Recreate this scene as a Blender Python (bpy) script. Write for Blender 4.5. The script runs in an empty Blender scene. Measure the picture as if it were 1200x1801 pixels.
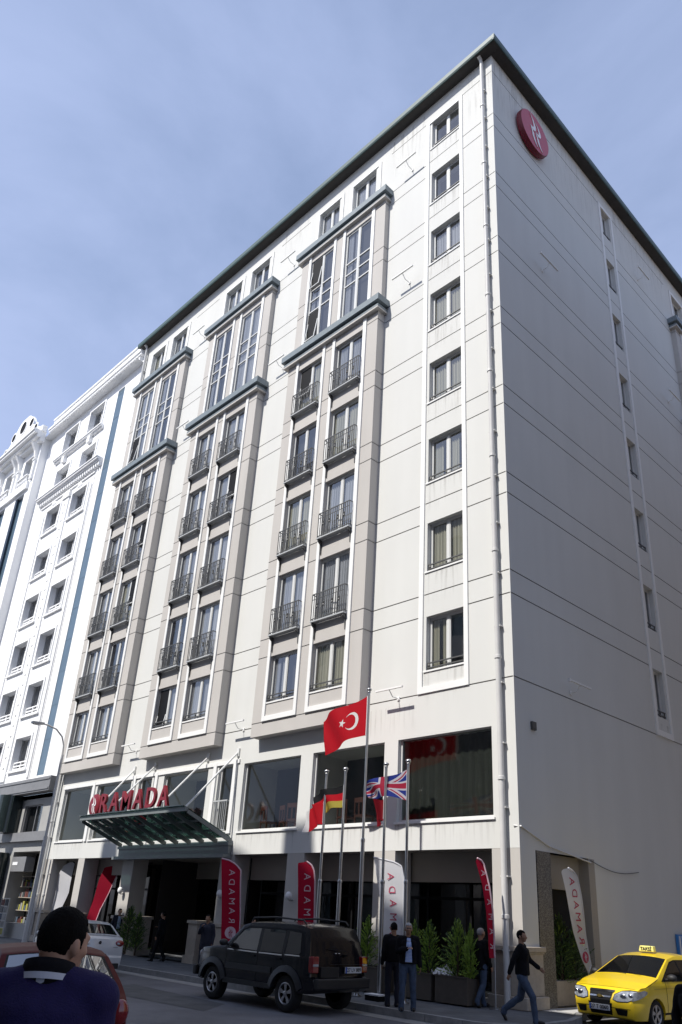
import bpy, bmesh, math, random
from mathutils import Vector, Matrix, noise
random.seed(7)
scene = bpy.context.scene
COL = scene.collection
PI = math.pi
# ------------------------------------------------------------------ materials
def newmat(name):
    m = bpy.data.materials.new(name); m.use_nodes = True
    nt = m.node_tree
    return m, nt, nt.nodes['Principled BSDF']
def mat(name, col, rough=0.6, metal=0.0, var=0.0, vscale=3.0, bump=0.0, bscale=40.0, spec=0.5, coat=0.0, stretch=(1,1,1), var2=None):
    m, nt, b = newmat(name)
    b.inputs['Base Color'].default_value = (*col, 1)
    b.inputs['Roughness'].default_value = rough
    b.inputs['Metallic'].default_value = metal
    b.inputs['Specular IOR Level'].default_value = spec
    if coat: b.inputs['Coat Weight'].default_value = coat; b.inputs['Coat Roughness'].default_value = 0.04
    if var or bump:
        tc = nt.nodes.new('ShaderNodeTexCoord'); mp = nt.nodes.new('ShaderNodeMapping')
        mp.inputs['Scale'].default_value = stretch
        nt.links.new(tc.outputs['Object'], mp.inputs['Vector'])
    if var:
        n = nt.nodes.new('ShaderNodeTexNoise'); n.inputs['Scale'].default_value = vscale; n.inputs['Detail'].default_value = 8; n.inputs['Roughness'].default_value = 0.65
        nt.links.new(mp.outputs[0], n.inputs['Vector'])
        r = nt.nodes.new('ShaderNodeValToRGB')
        r.color_ramp.elements[0].position = 0.3; r.color_ramp.elements[1].position = 0.7
        c2 = var2 or tuple(min(1, c*(1+var)) for c in col)
        r.color_ramp.elements[0].color = (*[c*(1-var) for c in col], 1); r.color_ramp.elements[1].color = (*c2, 1)
        nt.links.new(n.outputs['Fac'], r.inputs['Fac']); nt.links.new(r.outputs['Color'], b.inputs['Base Color'])
    if bump:
        n2 = nt.nodes.new('ShaderNodeTexNoise'); n2.inputs['Scale'].default_value = bscale; n2.inputs['Detail'].default_value = 5
        nt.links.new(mp.outputs[0], n2.inputs['Vector'])
        bp = nt.nodes.new('ShaderNodeBump'); bp.inputs['Strength'].default_value = bump; bp.inputs['Distance'].default_value = 0.02
        nt.links.new(n2.outputs['Fac'], bp.inputs['Height']); nt.links.new(bp.outputs['Normal'], b.inputs['Normal'])
    return m
def plaster(name, col, amt=0.05):
    """painted render: broad mottling plus faint vertical rain streaks"""
    m, nt, b = newmat(name); b.inputs['Roughness'].default_value = 0.85; b.inputs['Specular IOR Level'].default_value = 0.25
    tc = nt.nodes.new('ShaderNodeTexCoord')
    mp = nt.nodes.new('ShaderNodeMapping'); mp.inputs['Scale'].default_value = (.8, .8, 0.10)
    n1 = nt.nodes.new('ShaderNodeTexNoise'); n1.inputs['Scale'].default_value = 0.35; n1.inputs['Detail'].default_value = 6
    n2 = nt.nodes.new('ShaderNodeTexNoise'); n2.inputs['Scale'].default_value = 1.6; n2.inputs['Detail'].default_value = 8
    n3 = nt.nodes.new('ShaderNodeTexNoise'); n3.inputs['Scale'].default_value = 60
    L = nt.links.new
    L(tc.outputs['Object'], n1.inputs['Vector']); L(tc.outputs['Object'], mp.inputs['Vector']); L(mp.outputs[0], n2.inputs['Vector']); L(tc.outputs['Object'], n3.inputs['Vector'])
    a = nt.nodes.new('ShaderNodeMath'); a.operation = 'ADD'; L(n1.outputs['Fac'], a.inputs[0]); L(n2.outputs['Fac'], a.inputs[1])
    r = nt.nodes.new('ShaderNodeValToRGB'); r.color_ramp.elements[0].position = 0.36; r.color_ramp.elements[1].position = 0.66
    r.color_ramp.elements[0].color = (*[c*(1-2.2*amt) for c in col], 1); r.color_ramp.elements[1].color = (*[min(1, c*(1+amt)) for c in col], 1)
    h = nt.nodes.new('ShaderNodeMath'); h.operation = 'MULTIPLY'; h.inputs[1].default_value = 0.5; L(a.outputs[0], h.inputs[0]); L(h.outputs[0], r.inputs['Fac'])
    L(r.outputs['Color'], b.inputs['Base Color'])
    bp = nt.nodes.new('ShaderNodeBump'); bp.inputs['Strength'].default_value = 0.15; bp.inputs['Distance'].default_value = 0.01
    L(n3.outputs['Fac'], bp.inputs['Height']); L(bp.outputs['Normal'], b.inputs['Normal'])
    return m
def glass(name, tint=(0.8,0.85,0.9), refl=0.12, wav=0.02, opac=0.0, dark=(0.01,0.012,0.014), rough=0.02):
    """window pane: see-through with mirror reflections that grow with angle; slight waviness"""
    m, nt, b = newmat(name); nt.nodes.remove(b)
    out = nt.nodes['Material Output']; L = nt.links.new
    tr = nt.nodes.new('ShaderNodeBsdfTransparent'); tr.inputs['Color'].default_value = (*tint, 1)
    df = nt.nodes.new('ShaderNodeBsdfDiffuse'); df.inputs['Color'].default_value = (*dark, 1)
    gl = nt.nodes.new('ShaderNodeBsdfGlossy'); gl.inputs['Roughness'].default_value = rough
    m1 = nt.nodes.new('ShaderNodeMixShader'); m1.inputs[0].default_value = opac
    L(tr.outputs[0], m1.inputs[1]); L(df.outputs[0], m1.inputs[2])
    geo = nt.nodes.new('ShaderNodeNewGeometry'); dt = nt.nodes.new('ShaderNodeVectorMath'); dt.operation = 'DOT_PRODUCT'; L(geo.outputs['Incoming'], dt.inputs[0]); L(geo.outputs['Normal'], dt.inputs[1])
    ab = nt.nodes.new('ShaderNodeMath'); ab.operation = 'ABSOLUTE'; L(dt.outputs['Value'], ab.inputs[0])
    om = nt.nodes.new('ShaderNodeMath'); om.operation = 'SUBTRACT'; om.inputs[0].default_value = 1; L(ab.outputs[0], om.inputs[1])
    p5 = nt.nodes.new('ShaderNodeMath'); p5.operation = 'POWER'; p5.inputs[1].default_value = 5; L(om.outputs[0], p5.inputs[0])
    fr = nt.nodes.new('ShaderNodeMath'); fr.operation = 'MULTIPLY_ADD'; fr.inputs[1].default_value = .95; fr.inputs[2].default_value = .05; L(p5.outputs[0], fr.inputs[0])
    mr = nt.nodes.new('ShaderNodeMapRange'); mr.inputs['From Min'].default_value = 0; mr.inputs['From Max'].default_value = 1; mr.inputs['To Min'].default_value = refl; mr.inputs['To Max'].default_value = 1
    L(fr.outputs[0], mr.inputs['Value'])
    m2 = nt.nodes.new('ShaderNodeMixShader'); L(mr.outputs[0], m2.inputs[0]); L(m1.outputs[0], m2.inputs[1]); L(gl.outputs[0], m2.inputs[2])
    tc = nt.nodes.new('ShaderNodeTexCoord'); n = nt.nodes.new('ShaderNodeTexNoise'); n.inputs['Scale'].default_value = 1.3
    L(tc.outputs['Object'], n.inputs['Vector'])
    bp = nt.nodes.new('ShaderNodeBump'); bp.inputs['Strength'].default_value = wav; bp.inputs['Distance'].default_value = 0.3
    L(n.outputs['Fac'], bp.inputs['Height']); L(bp.outputs['Normal'], gl.inputs['Normal'])
    L(m2.outputs[0], out.inputs['Surface'])
    return m
M = {}
M['facade'] = plaster('facade_plaster', (0.63, 0.628, 0.60), 0.02)
M['groove'] = mat('groove_shadow_joint', (0.35, 0.34, 0.33), 0.9)
M['trim'] = mat('trim_white', (0.76, 0.755, 0.735), 0.7, var=0.03, vscale=2)
M['bay'] = plaster('bay_plaster', (0.50, 0.475, 0.445), 0.035)
M['cornice'] = mat('cornice_slate', (0.17, 0.205, 0.225), 0.55, var=0.12, vscale=5, bump=0.1)
M['eave'] = mat('eave_green', (0.045, 0.085, 0.08), 0.5, var=0.2, vscale=6)
M['soffit'] = mat('soffit_dark', (0.05, 0.046, 0.043), 0.8, var=0.15, vscale=8)
M['upvc'] = mat('window_frame_white', (0.62, 0.62, 0.60), 0.4)
M['upvcg'] = mat('window_frame_grey', (0.42, 0.43, 0.43), 0.45)
M['iron'] = mat('wrought_iron', (0.10, 0.10, 0.098), 0.5, metal=0.3)
M['room'] = mat('room_dark', (0.045, 0.042, 0.04), 0.9)
M['roomb'] = mat('room_black', (0.012, 0.012, 0.013), 0.9)
M['pane'] = glass('window_pane', (0.72, 0.74, 0.77), 0.20, 0.012)
M['paneb'] = glass('window_pane_large', (0.50, 0.52, 0.50), 0.01, 0.006, rough=.07)
M['paned'] = glass('shop_glass_dark', (0.35, 0.37, 0.38), 0.02, 0.006)
def curtainmat(name, c):
    m, nt, b = newmat(name); b.inputs['Roughness'].default_value = 0.9
    tc = nt.nodes.new('ShaderNodeTexCoord'); w = nt.nodes.new('ShaderNodeTexWave'); w.inputs['Scale'].default_value = 2.2; w.inputs['Distortion'].default_value = 2.5; w.inputs['Detail'].default_value = 2
    mp = nt.nodes.new('ShaderNodeMapping'); mp.inputs['Scale'].default_value = (1, 1, 0.06)
    r = nt.nodes.new('ShaderNodeValToRGB'); r.color_ramp.elements[0].color = (*[x*0.55 for x in c], 1); r.color_ramp.elements[1].color = (*c, 1)
    L = nt.links.new; L(tc.outputs['Object'], mp.inputs['Vector']); L(mp.outputs[0], w.inputs['Vector']); L(w.outputs['Fac'], r.inputs['Fac']); L(r.outputs['Color'], b.inputs['Base Color'])
    return m
M['curtain'] = curtainmat('curtain_grey', (0.66, 0.66, 0.65))
M['curtain_b'] = curtainmat('curtain_beige', (0.70, 0.66, 0.48))
M['pipe'] = mat('drainpipe_paint', (0.60, 0.59, 0.57), 0.45, var=0.06, vscale=3)
M['steel'] = mat('brushed_steel', (0.50, 0.50, 0.50), 0.32, metal=1.0, var=0.1, vscale=9)
M['chrome'] = mat('chrome', (0.75, 0.75, 0.76), 0.12, metal=1.0)
M['redsign'] = mat('sign_red', (0.42, 0.012, 0.045), 0.35, spec=0.5)
M['letred'] = mat('letter_red', (0.19, 0.008, 0.016), 0.4, spec=0.4)
M['redrim'] = mat('sign_red_rim', (0.16, 0.008, 0.02), 0.5)
M['white'] = mat('sign_white', (0.80, 0.80, 0.80), 0.5)
M['stone'] = mat('stone_beige', (0.40, 0.35, 0.29), 0.7, var=0.12, vscale=7, bump=0.15, bscale=30)
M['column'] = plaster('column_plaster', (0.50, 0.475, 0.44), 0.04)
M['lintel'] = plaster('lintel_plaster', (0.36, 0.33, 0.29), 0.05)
# speckled dark mosaic granite
def granite():
    m, nt, b = newmat('granite_mosaic'); b.inputs['Roughness'].default_value = 0.35
    tc = nt.nodes.new('ShaderNodeTexCoord'); v = nt.nodes.new('ShaderNodeTexVoronoi'); v.inputs['Scale'].default_value = 55
    r = nt.nodes.new('ShaderNodeValToRGB'); r.color_ramp.elements[0].color = (0.05, 0.045, 0.04, 1); r.color_ramp.elements[1].color = (0.24, 0.22, 0.19, 1)
    r.color_ramp.elements[0].position = 0.2; r.color_ramp.elements[1].position = 0.85
    nt.links.new(tc.outputs['Object'], v.inputs['Vector']); nt.links.new(v.outputs['Color'], r.inputs['Fac']); nt.links.new(r.outputs['Color'], b.inputs['Base Color'])
    return m
M['granite'] = granite()
M['canglass'] = glass('canopy_glass', (0.26, 0.40, 0.37), 0.10, 0.01, opac=0.25, dark=(0.012, 0.04, 0.036))
M['canbeam'] = mat('canopy_paint', (0.17, 0.19, 0.19), 0.5, var=0.1)
M['tierod'] = mat('tie_rod_white', (0.70, 0.70, 0.68), 0.4)
M['wwhite'] = plaster('white_building_plaster', (0.86, 0.86, 0.855), 0.02)
M['wreveal'] = mat('white_reveal', (0.86, 0.87, 0.88), 0.7)
M['blueglass'] = mat('blue_glass_strip', (0.095, 0.145, 0.19), 0.15, spec=0.6, var=0.15, vscale=0.6)
M['fascia'] = mat('fascia_grey', (0.20, 0.20, 0.205), 0.5, var=0.1)
M['greystone'] = mat('shopfront_grey', (0.36, 0.355, 0.34), 0.6, var=0.08, vscale=2)
M['black'] = mat('matt_black', (0.008, 0.008, 0.009), 0.6, spec=0.15)
M['darkgreen'] = mat('pillar_dark', (0.02, 0.03, 0.03), 0.15, spec=0.6)
M['asphalt'] = mat('asphalt', (0.125, 0.125, 0.135), 0.85, var=0.34, vscale=.55, bump=0.5, bscale=90)
M['gutter'] = mat('gutter_concrete', (0.26, 0.255, 0.245), 0.85, var=0.2, vscale=3, bump=0.3)
M['kerb'] = mat('kerb_stone', (0.24, 0.24, 0.24), 0.85, var=0.22, vscale=4, bump=0.3)
M['ground'] = mat('ground_dust', (0.16, 0.155, 0.15), 0.9, var=0.2)
def paving():
    m, nt, b = newmat('paving_slabs'); b.inputs['Roughness'].default_value = 0.8
    tc = nt.nodes.new('ShaderNodeTexCoord'); k = nt.nodes.new('ShaderNodeTexBrick'); k.inputs['Scale'].default_value = 1.0
    k.inputs['Brick Width'].default_value = 0.4; k.inputs['Row Height'].default_value = 0.4; k.inputs['Mortar Size'].default_value = 0.008; k.offset = 0.5
    k.inputs['Color1'].default_value = (0.105, 0.112, 0.122, 1); k.inputs['Color2'].default_value = (0.13, 0.136, 0.145, 1); k.inputs['Mortar'].default_value = (0.06, 0.06, 0.065, 1)
    n = nt.nodes.new('ShaderNodeTexNoise'); n.inputs['Scale'].default_value = 1.1; n.inputs['Detail'].default_value = 9
    mx = nt.nodes.new('ShaderNodeMix'); mx.data_type = 'RGBA'; mx.blend_type = 'MULTIPLY'; mx.inputs['Factor'].default_value = 0.8
    r = nt.nodes.new('ShaderNodeValToRGB'); r.color_ramp.elements[0].position = 0.3; r.color_ramp.elements[0].color = (0.55, 0.55, 0.55, 1); r.color_ramp.elements[1].position = 0.62
    L = nt.links.new; L(tc.outputs['Object'], k.inputs['Vector']); L(tc.outputs['Object'], n.inputs['Vector']); L(n.outputs['Fac'], r.inputs['Fac'])
    L(k.outputs['Color'], mx.inputs['A']); L(r.outputs['Color'], mx.inputs['B']); L(mx.outputs['Result'], b.inputs['Base Color'])
    return m
M['paving'] = paving()
# ------------------------------------------------------------------ mesh builder
class MB:
    def __init__(s): s.v = []; s.f = []; s.m = []
    def face(s, pts, mi=0):
        i = len(s.v); s.v += [tuple(p) for p in pts]; s.f.append(tuple(range(i, i+len(pts)))); s.m.append(mi)
    def box(s, x0, x1, y0, y1, z0, z1, mi=0):
        if x0 > x1: x0, x1 = x1, x0
        if y0 > y1: y0, y1 = y1, y0
        if z0 > z1: z0, z1 = z1, z0
        i = len(s.v)
        s.v += [(x0,y0,z0),(x1,y0,z0),(x1,y1,z0),(x0,y1,z0),(x0,y0,z1),(x1,y0,z1),(x1,y1,z1),(x0,y1,z1)]
        for q in ((0,3,2,1),(4,5,6,7),(0,1,5,4),(1,2,6,5),(2,3,7,6),(3,0,4,7)): s.f.append(tuple(i+k for k in q)); s.m.append(mi)
    def prism(s, poly, d, mi=0):
        """poly: list of 3D points, extruded by vector d"""
        i = len(s.v); n = len(poly); d = Vector(d)
        s.v += [tuple(p) for p in poly] + [tuple(Vector(p)+d) for p in poly]
        s.f.append(tuple(i+k for k in reversed(range(n)))); s.m.append(mi)
        s.f.append(tuple(i+n+k for k in range(n))); s.m.append(mi)
        for k in range(n): s.f.append((i+k, i+(k+1)%n, i+n+(k+1)%n, i+n+k)); s.m.append(mi)
    def tube(s, pts, r, n=8, mi=0, cap=True):
        pts = [Vector(p) for p in pts]; rs = r if isinstance(r, (list, tuple)) else [r]*len(pts)
        i0 = len(s.v); up = Vector((0.31, 0.17, 0.93)).normalized()
        for k, p in enumerate(pts):
            t = (pts[min(k+1, len(pts)-1)] - pts[max(k-1, 0)]).normalized()
            a = t.cross(up)
            if a.length < 0.05: a = t.cross(Vector((1,0,0)))
            a.normalize(); b = t.cross(a)
            for j in range(n):
                an = 2*PI*j/n; s.v.append(tuple(p + (a*math.cos(an)+b*math.sin(an))*rs[k]))
        for k in range(len(pts)-1):
            for j in range(n):
                s.f.append((i0+k*n+j, i0+(k+1)*n+j, i0+(k+1)*n+(j+1)%n, i0+k*n+(j+1)%n)); s.m.append(mi)
        if cap:
            s.f.append(tuple(i0+j for j in range(n))); s.m.append(mi)
            s.f.append(tuple(i0+(len(pts)-1)*n+j for j in reversed(range(n)))); s.m.append(mi)
    def lathe(s, prof, n=24, mi=0, axis='z', o=(0,0,0), cap=True):
        i0 = len(s.v); o = Vector(o)
        for (r, h) in prof:
            for j in range(n):
                a = 2*PI*j/n; c, d = r*math.cos(a), r*math.sin(a)
                p = {'z': (c, d, h), 'y': (c, h, d), 'x': (h, c, d)}[axis]; s.v.append(tuple(o+Vector(p)))
        for k in range(len(prof)-1):
            for j in range(n): s.f.append((i0+k*n+j, i0+k*n+(j+1)%n, i0+(k+1)*n+(j+1)%n, i0+(k+1)*n+j)); s.m.append(mi)
        if not cap: return
        s.f.append(tuple(i0+j for j in reversed(range(n)))); s.m.append(mi)
        s.f.append(tuple(i0+(len(prof)-1)*n+j for j in range(n))); s.m.append(mi)
    def ell(s, c, r, n=14, m=10, mi=0, rot=None):
        i0 = len(s.v); c = Vector(c)
        R = rot or Matrix.Identity(3)
        for k in range(m+1):
            th = PI*k/m
            for j in range(n):
                ph = 2*PI*j/n
                s.v.append(tuple(c + R @ Vector((r[0]*math.sin(th)*math.cos(ph), r[1]*math.sin(th)*math.sin(ph), r[2]*math.cos(th)))))
        for k in range(m):
            for j in range(n): s.f.append((i0+k*n+j, i0+(k+1)*n+j, i0+(k+1)*n+(j+1)%n, i0+k*n+(j+1)%n)); s.m.append(mi)
    def mesh(s, name, mats, smooth=False):
        me = bpy.data.meshes.new(name); me.from_pydata(s.v, [], s.f); me.validate(clean_customdata=False)
        for mm in (mats if isinstance(mats, (list, tuple)) else [mats]): me.materials.append(mm)
        if len(me.polygons) == len(s.m): me.polygons.foreach_set('material_index', s.m)
        if smooth: me.polygons.foreach_set('use_smooth', [True]*len(me.polygons))
        me.update(); return me
    def build(s, name, mats, parent=None, smooth=False, loc=None, recalc=True):
        me = s.mesh(name, mats, smooth)
        if recalc:
            bm = bmesh.new(); bm.from_mesh(me); bmesh.ops.recalc_face_normals(bm, faces=bm.faces); bm.to_mesh(me); bm.free()
        return link(name, me, parent, loc)
def link(name, me, parent=None, loc=None, smooth_angle=None):
    o = bpy.data.objects.new(name, me); COL.objects.link(o)
    if parent: o.parent = parent
    if loc: o.location = loc
    return o
def tag(o, label=None, cat=None, group=None, kind=None):
    if label: o['label'] = label
    if cat: o['category'] = cat
    if group: o['group'] = group
    if kind: o['kind'] = kind
    return o
def empty(name, loc=(0,0,0), rz=0, label=None, cat=None, group=None, kind=None):
    o = bpy.data.objects.new(name, None); COL.objects.link(o); o.location = loc; o.rotation_euler = (0,0,rz); o.empty_display_size = 0.2
    return tag(o, label, cat, group, kind)
def copy_tree(o, parent=None, loc=None, name=None):
    c = o.copy(); COL.objects.link(c); c.parent = parent
    if loc is not None: c.location = loc
    for ch in list(o.children): copy_tree(ch, c)
    return c
def smooth_by_angle(o, ang=35):
    me = o.data; me.polygons.foreach_set('use_smooth', [True]*len(me.polygons))
    bm = bmesh.new(); bm.from_mesh(me); lim = math.radians(ang)
    for e in bm.edges:
        if len(e.link_faces) == 2 and e.calc_face_angle(0) > lim: e.smooth = False
    bm.to_mesh(me); bm.free(); return o
def bake(o):
    """replace an object's mesh by its evaluated (modified) mesh"""
    dg = bpy.context.evaluated_depsgraph_get(); dg.update()
    me = bpy.data.meshes.new_from_object(o.evaluated_get(dg)); o.modifiers.clear(); o.data = me; return o
def text_mesh(txt, size, extrude=0.0, offset=0.0, spacing=1.0):
    cu = bpy.data.curves.new('lettering', 'FONT'); cu.body = txt; cu.size = size; cu.extrude = extrude; cu.offset = offset; cu.space_character = spacing
    cu.align_x = 'CENTER'; cu.align_y = 'CENTER'
    o = bpy.data.objects.new('lettering', cu); COL.objects.link(o)
    dg = bpy.context.evaluated_depsgraph_get(); dg.update()
    me = bpy.data.meshes.new_from_object(o.evaluated_get(dg))
    bpy.data.objects.remove(o); bpy.data.curves.remove(cu); return me
def put_text(txt, size, m, parent, org, ex, ey, extrude=0.004, offset=0.0, spacing=1.0, name='lettering'):
    me = text_mesh(txt, size, extrude, offset, spacing)
    ex = Vector(ex).normalized(); ey = Vector(ey).normalized(); ez = ex.cross(ey)
    T = Matrix(((ex.x, ey.x, ez.x, org[0]), (ex.y, ey.y, ez.y, org[1]), (ex.z, ey.z, ez.z, org[2]), (0,0,0,1)))
    me.transform(T); me.materials.clear(); me.materials.append(m)
    me.name = name
    return link(name, me, parent)
# wall sheet with recessed openings. axis 'f': facade at y=c looking -y (u=x); 's': wall at x=c looking +x (u=y); 'b': facade at y=c looking +y
def sheet(mb, axis, c, u0, u1, v0, v1, holes, mi=0):
    def P(u, v, d):
        return {'f': (u, c+d, v), 's': (c-d, u, v), 'b': (u, c-d, v)}[axis]
    us = sorted({round(x, 4) for x in [u0, u1]+[h[0] for h in holes]+[h[1] for h in holes] if u0-1e-6 <= x <= u1+1e-6})
    vs = sorted({round(x, 4) for x in [v0, v1]+[h[2] for h in holes]+[h[3] for h in holes] if v0-1e-6 <= x <= v1+1e-6})
    for j in range(len(vs)-1):
        run = None; vm = (vs[j]+vs[j+1])/2
        row = [h for h in holes if h[2] < vm < h[3]]
        for i in range(len(us)-1):
            um = (us[i]+us[i+1])/2
            solid = not any(h[0] < um < h[1] for h in row)
            if solid and run is None: run = us[i]
            if (not solid or i == len(us)-2) and run is not None:
                e = us[i+1] if solid else us[i]
                mb.face([P(run, vs[j], 0), P(e, vs[j], 0), P(e, vs[j+1], 0), P(run, vs[j+1], 0)], mi); run = None
    for h in holes:
        a, b, lo, hi, d, ri, bi = h
        a = max(a, u0); b = min(b, u1); lo = max(lo, v0); hi = min(hi, v1)
        if d <= 0: continue
        mb.face([P(a,lo,0), P(a,hi,0), P(a,hi,d), P(a,lo,d)], ri); mb.face([P(b,lo,0), P(b,hi,0), P(b,hi,d), P(b,lo,d)], ri)
        mb.face([P(a,lo,0), P(b,lo,0), P(b,lo,d), P(a,lo,d)], ri); mb.face([P(a,hi,0), P(b,hi,0), P(b,hi,d), P(a,hi,d)], ri)
        if bi >= 0: mb.face([P(a,lo,d), P(b,lo,d), P(b,hi,d), P(a,hi,d)], bi)
# ------------------------------------------------------------------ the hotel
hotel = empty('hotel_building', (0,0,0), label='tall pale grey hotel on the corner with slate trimmed bays and a round red emblem', cat='hotel')
def rt(r): return 10.283+3.3*(r-2)-(0.10 if r == 9 else 0)
def rb(r): return 8.53+3.3*(r-2)
GR = []                                     # joint pairs per storey
for k in range(8):
    GR += [10.31+3.305*k, 11.04+3.305*k]
GR = [g for g in GR if g < 33.9]
ZT = 34.42                                   # wall top
G = 0.036
# window kit ------------------------------------------------------------
_meshes = {}
def window_meshes(w, h, kind):
    key = (round(w,2), round(h,2), kind)
    if key in _meshes: return _meshes[key]
    f = MB(); t = 0.055
    f.box(0, t, 0, .06, 0, h); f.box(w-t, w, 0, .06, 0, h); f.box(t, w-t, 0, .06, 0, t); f.box(t, w-t, 0, .06, h-t, h)
    f.box(w/2-.055, w/2+.055, -.006, .055, t, h-t)
    for (a, b) in ((t, w/2-.055), (w/2+.055, w-t)):        # sash rails
        f.box(a, b, .008, .05, t, t+.035); f.box(a, b, .008, .05, h-t-.035, h-t)
        f.box(a, a+.03, .008, .05, t+.035, h-t-.035); f.box(b-.03, b, .008, .05, t+.035, h-t-.035)
    if kind == 'tall':
        for z in (h-1.82, h-2.48, h-3.14):
            f.box(t, w-t, -.004, .052, z-.03, z+.03)
    p = MB(); p.face([(t, .03, t), (w-t, .03, t), (w-t, .03, h-t), (t, .03, h-t)])
    c = MB()
    def drape(a, b, seed):
        n = 26; rr = random.Random(seed); pts = []
        ph = rr.random()*6
        for i in range(n+1):
            x = a+(b-a)*i/n; pts.append((x, .10+.022*math.sin(i*1.35+ph)+.008*rr.random()))
        i0 = len(c.v)
        for x, y in pts: c.v += [(x, y, .03), (x, y, h-.06)]
        for i in range(n): c.f.append((i0+2*i, i0+2*i+2, i0+2*i+3, i0+2*i+1)); c.m.append(0)
    rr = random.Random(len(_meshes)*13+5)
    if kind != 'bare':
        drape(t, w*.40, 3+len(_meshes)); drape(w*.56, w-t, 9+len(_meshes))
    r = (f.mesh('window', M['upvc']), p.mesh('pane', M['pane']), c.mesh('curtain', M['curtain'], True) if c.v else None)
    _meshes[key] = r; return r
_rail = {}
def low_rail(w):
    if w in _rail: return _rail[w]
    f = MB()
    for z in (.12, .27): f.box(.0, w, -.02, .02, z-.018, z+.018)
    for x in (.05, w/2, w-.05): f.box(x-.012, x+.012, -.012, .012, 0, .27)
    f.ell((.06, 0, .2), (.06,.03,.06), 8, 6); f.ell((w/2, 0, .2), (.035,.03,.05), 8, 6)
    _rail[w] = f.mesh('rail', M['iron']); return _rail[w]
def window(parent, x, yf, z0, z1, w, kind='std', rail=False, curtain='curtain', axis='f', tilt=None, frame=None):
    """x = left edge of opening, yf = depth of the frame plane"""
    fm, pm, cm = window_meshes(w, z1-z0, kind)
    rot = 0 if axis == 'f' else PI/2
    pos = (x, yf, z0) if axis == 'f' else (yf, x, z0)
    o = link('window', fm, parent, pos); o.rotation_euler = (0, 0, rot)
    if frame: o.data = fm.copy(); o.data.materials[0] = frame
    p = link('pane', pm, o)
    _wr = random.Random(int(x*131+z0*977+abs(yf)*7)); pick = _wr.random()
    if cm and pick > .14:
        c = link('curtain', cm, o)
        if pick > .62: c.scale = (_wr.choice((.55, .8, .9)), 1, 1)
        if curtain == 'curtain' and .14 < pick < .34: curtain = 'curtain_b'
        if curtain != 'curtain':
            k = ('c', cm.name, curtain)
            if k not in _meshes: mm = cm.copy(); mm.materials[0] = M[curtain]; _meshes[k] = mm
            c.data = _meshes[k]
    if rail:
        link('railing', low_rail(round(w, 2)), o, (0, -.10, -0.02))
    if tilt:
        (a, b, lo, hi) = tilt                # a tilted-in sash before a black sheet standing in for the unlit gap
        s = MB(); t = .045; an = .17
        def q(u0, u1, v0, v1, y0, y1, mi=0):
            s.prism([(u0, y0+ (v0-lo)*an, v0), (u1, y0+(v0-lo)*an, v0), (u1, y0+(v1-lo)*an, v1), (u0, y0+(v1-lo)*an, v1)], (0, y1-y0, 0), mi)
        q(a, a+t, lo, hi, -.10, -.06); q(b-t, b, lo, hi, -.10, -.06); q(a+t, b-t, lo, lo+t, -.10, -.06); q(a+t, b-t, hi-t, hi, -.10, -.06)
        s.box(a, b, -.012, -.008, lo, hi, 1)
        s.build('open_sash', [M['upvc'], M['black']], o)
    return o
# --- main walls
fh = []                                                        # front holes
CX0, CX1 = -3.13, -1.657                                       # single column by the corner
for r in range(2, 10): fh.append((CX0, CX1, rb(r), rt(r), .6, 0, 3))
BAYS = [-10.46, -18.25, -26.05]
bw = [(0.15, 1.72), (2.49, 4.15)]
for b in BAYS:
    for (a, c) in bw: fh.append((b+a+.02, b+c-.16, 31.5, 33.32, .6, 0, 3))
FW = [(-4.18, -.77), (-8.0, -4.74), (-11.78, -8.62), (-13.35, -12.45), (-17.2, -14.05), (-19.2, -18.15), (-22.9, -19.85), (-26.25, -23.45)]
FB, FT = 4.17, 6.55
for i, (a, c) in enumerate(FW): fh.append((a, c, FB, FT, 1.6, 0, 2))
def grooves(spans, zs, d=.03):
    return [(a, c, z-G/2, z+G/2, d, 1, 1) for z in zs for (a, c) in spans]
bayx = [(b-.60, b+4.93) for b in BAYS]
gsp = [(-26.9, -26.66), (-21.11, -18.86), (-13.31, -11.07), (-5.52, -3.43), (-1.5, 0)]
fh += grooves(gsp, GR+[7.83])
fh += grooves([(CX0-.1, CX1+.007)], GR[1::2])
# --- drop grooves which would cut a window
w = MB()
sheet(w, 'f', 0, -26.9, 0, 3.4, ZT, fh, 0)
# underside of the first floor over the arcade
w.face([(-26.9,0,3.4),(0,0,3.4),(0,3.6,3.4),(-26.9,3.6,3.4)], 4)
# rear and left closing walls, roof slab
w.face([(-26.9,32,0-.2),(0,32,-.2),(0,32,ZT),(-26.9,32,ZT)], 0)
w.face([(-26.9,0,3.4),(-26.9,32,3.4),(-26.9,32,ZT),(-26.9,0,ZT)], 0)
w.face([(-26.9,0,ZT),(0,0,ZT),(0,32,ZT),(-26.9,32,ZT)], 0)
wall_mats = [M['facade'], M['groove'], M['roomb'], M['room'], M['lintel'], M['black']]
w.build('front_wall', wall_mats, hotel, recalc=False)
s = MB()
sh = []
SY0, SY1 = 8.83, 9.60
for r in range(2, 10): sh.append((SY0, SY1, rb(r), rt(r), .6, 0, 3))
SB = 16.2                                                     # side bay start (frame edge)
for (a, c) in bw: sh.append((SB+a+.02, SB+c-.16, 31.5, 33.32, .6, 0, 3))
sh += grooves([(0, 8.55), (9.85, SB-.6), (SB+4.93, 32)], GR+[7.83])
sh += grooves([(SY0-.1, SY1+.1)], GR[1::2])
for zz in GR[1::2]: pass
sh.append((0.69, 3.63, -.25, 3.4, 1.0, 4, -1))
sheet(s, 's', 0, 0, 32, -.25, ZT, sh, 0)
s.build('side_wall', wall_mats, hotel, recalc=False)
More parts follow.
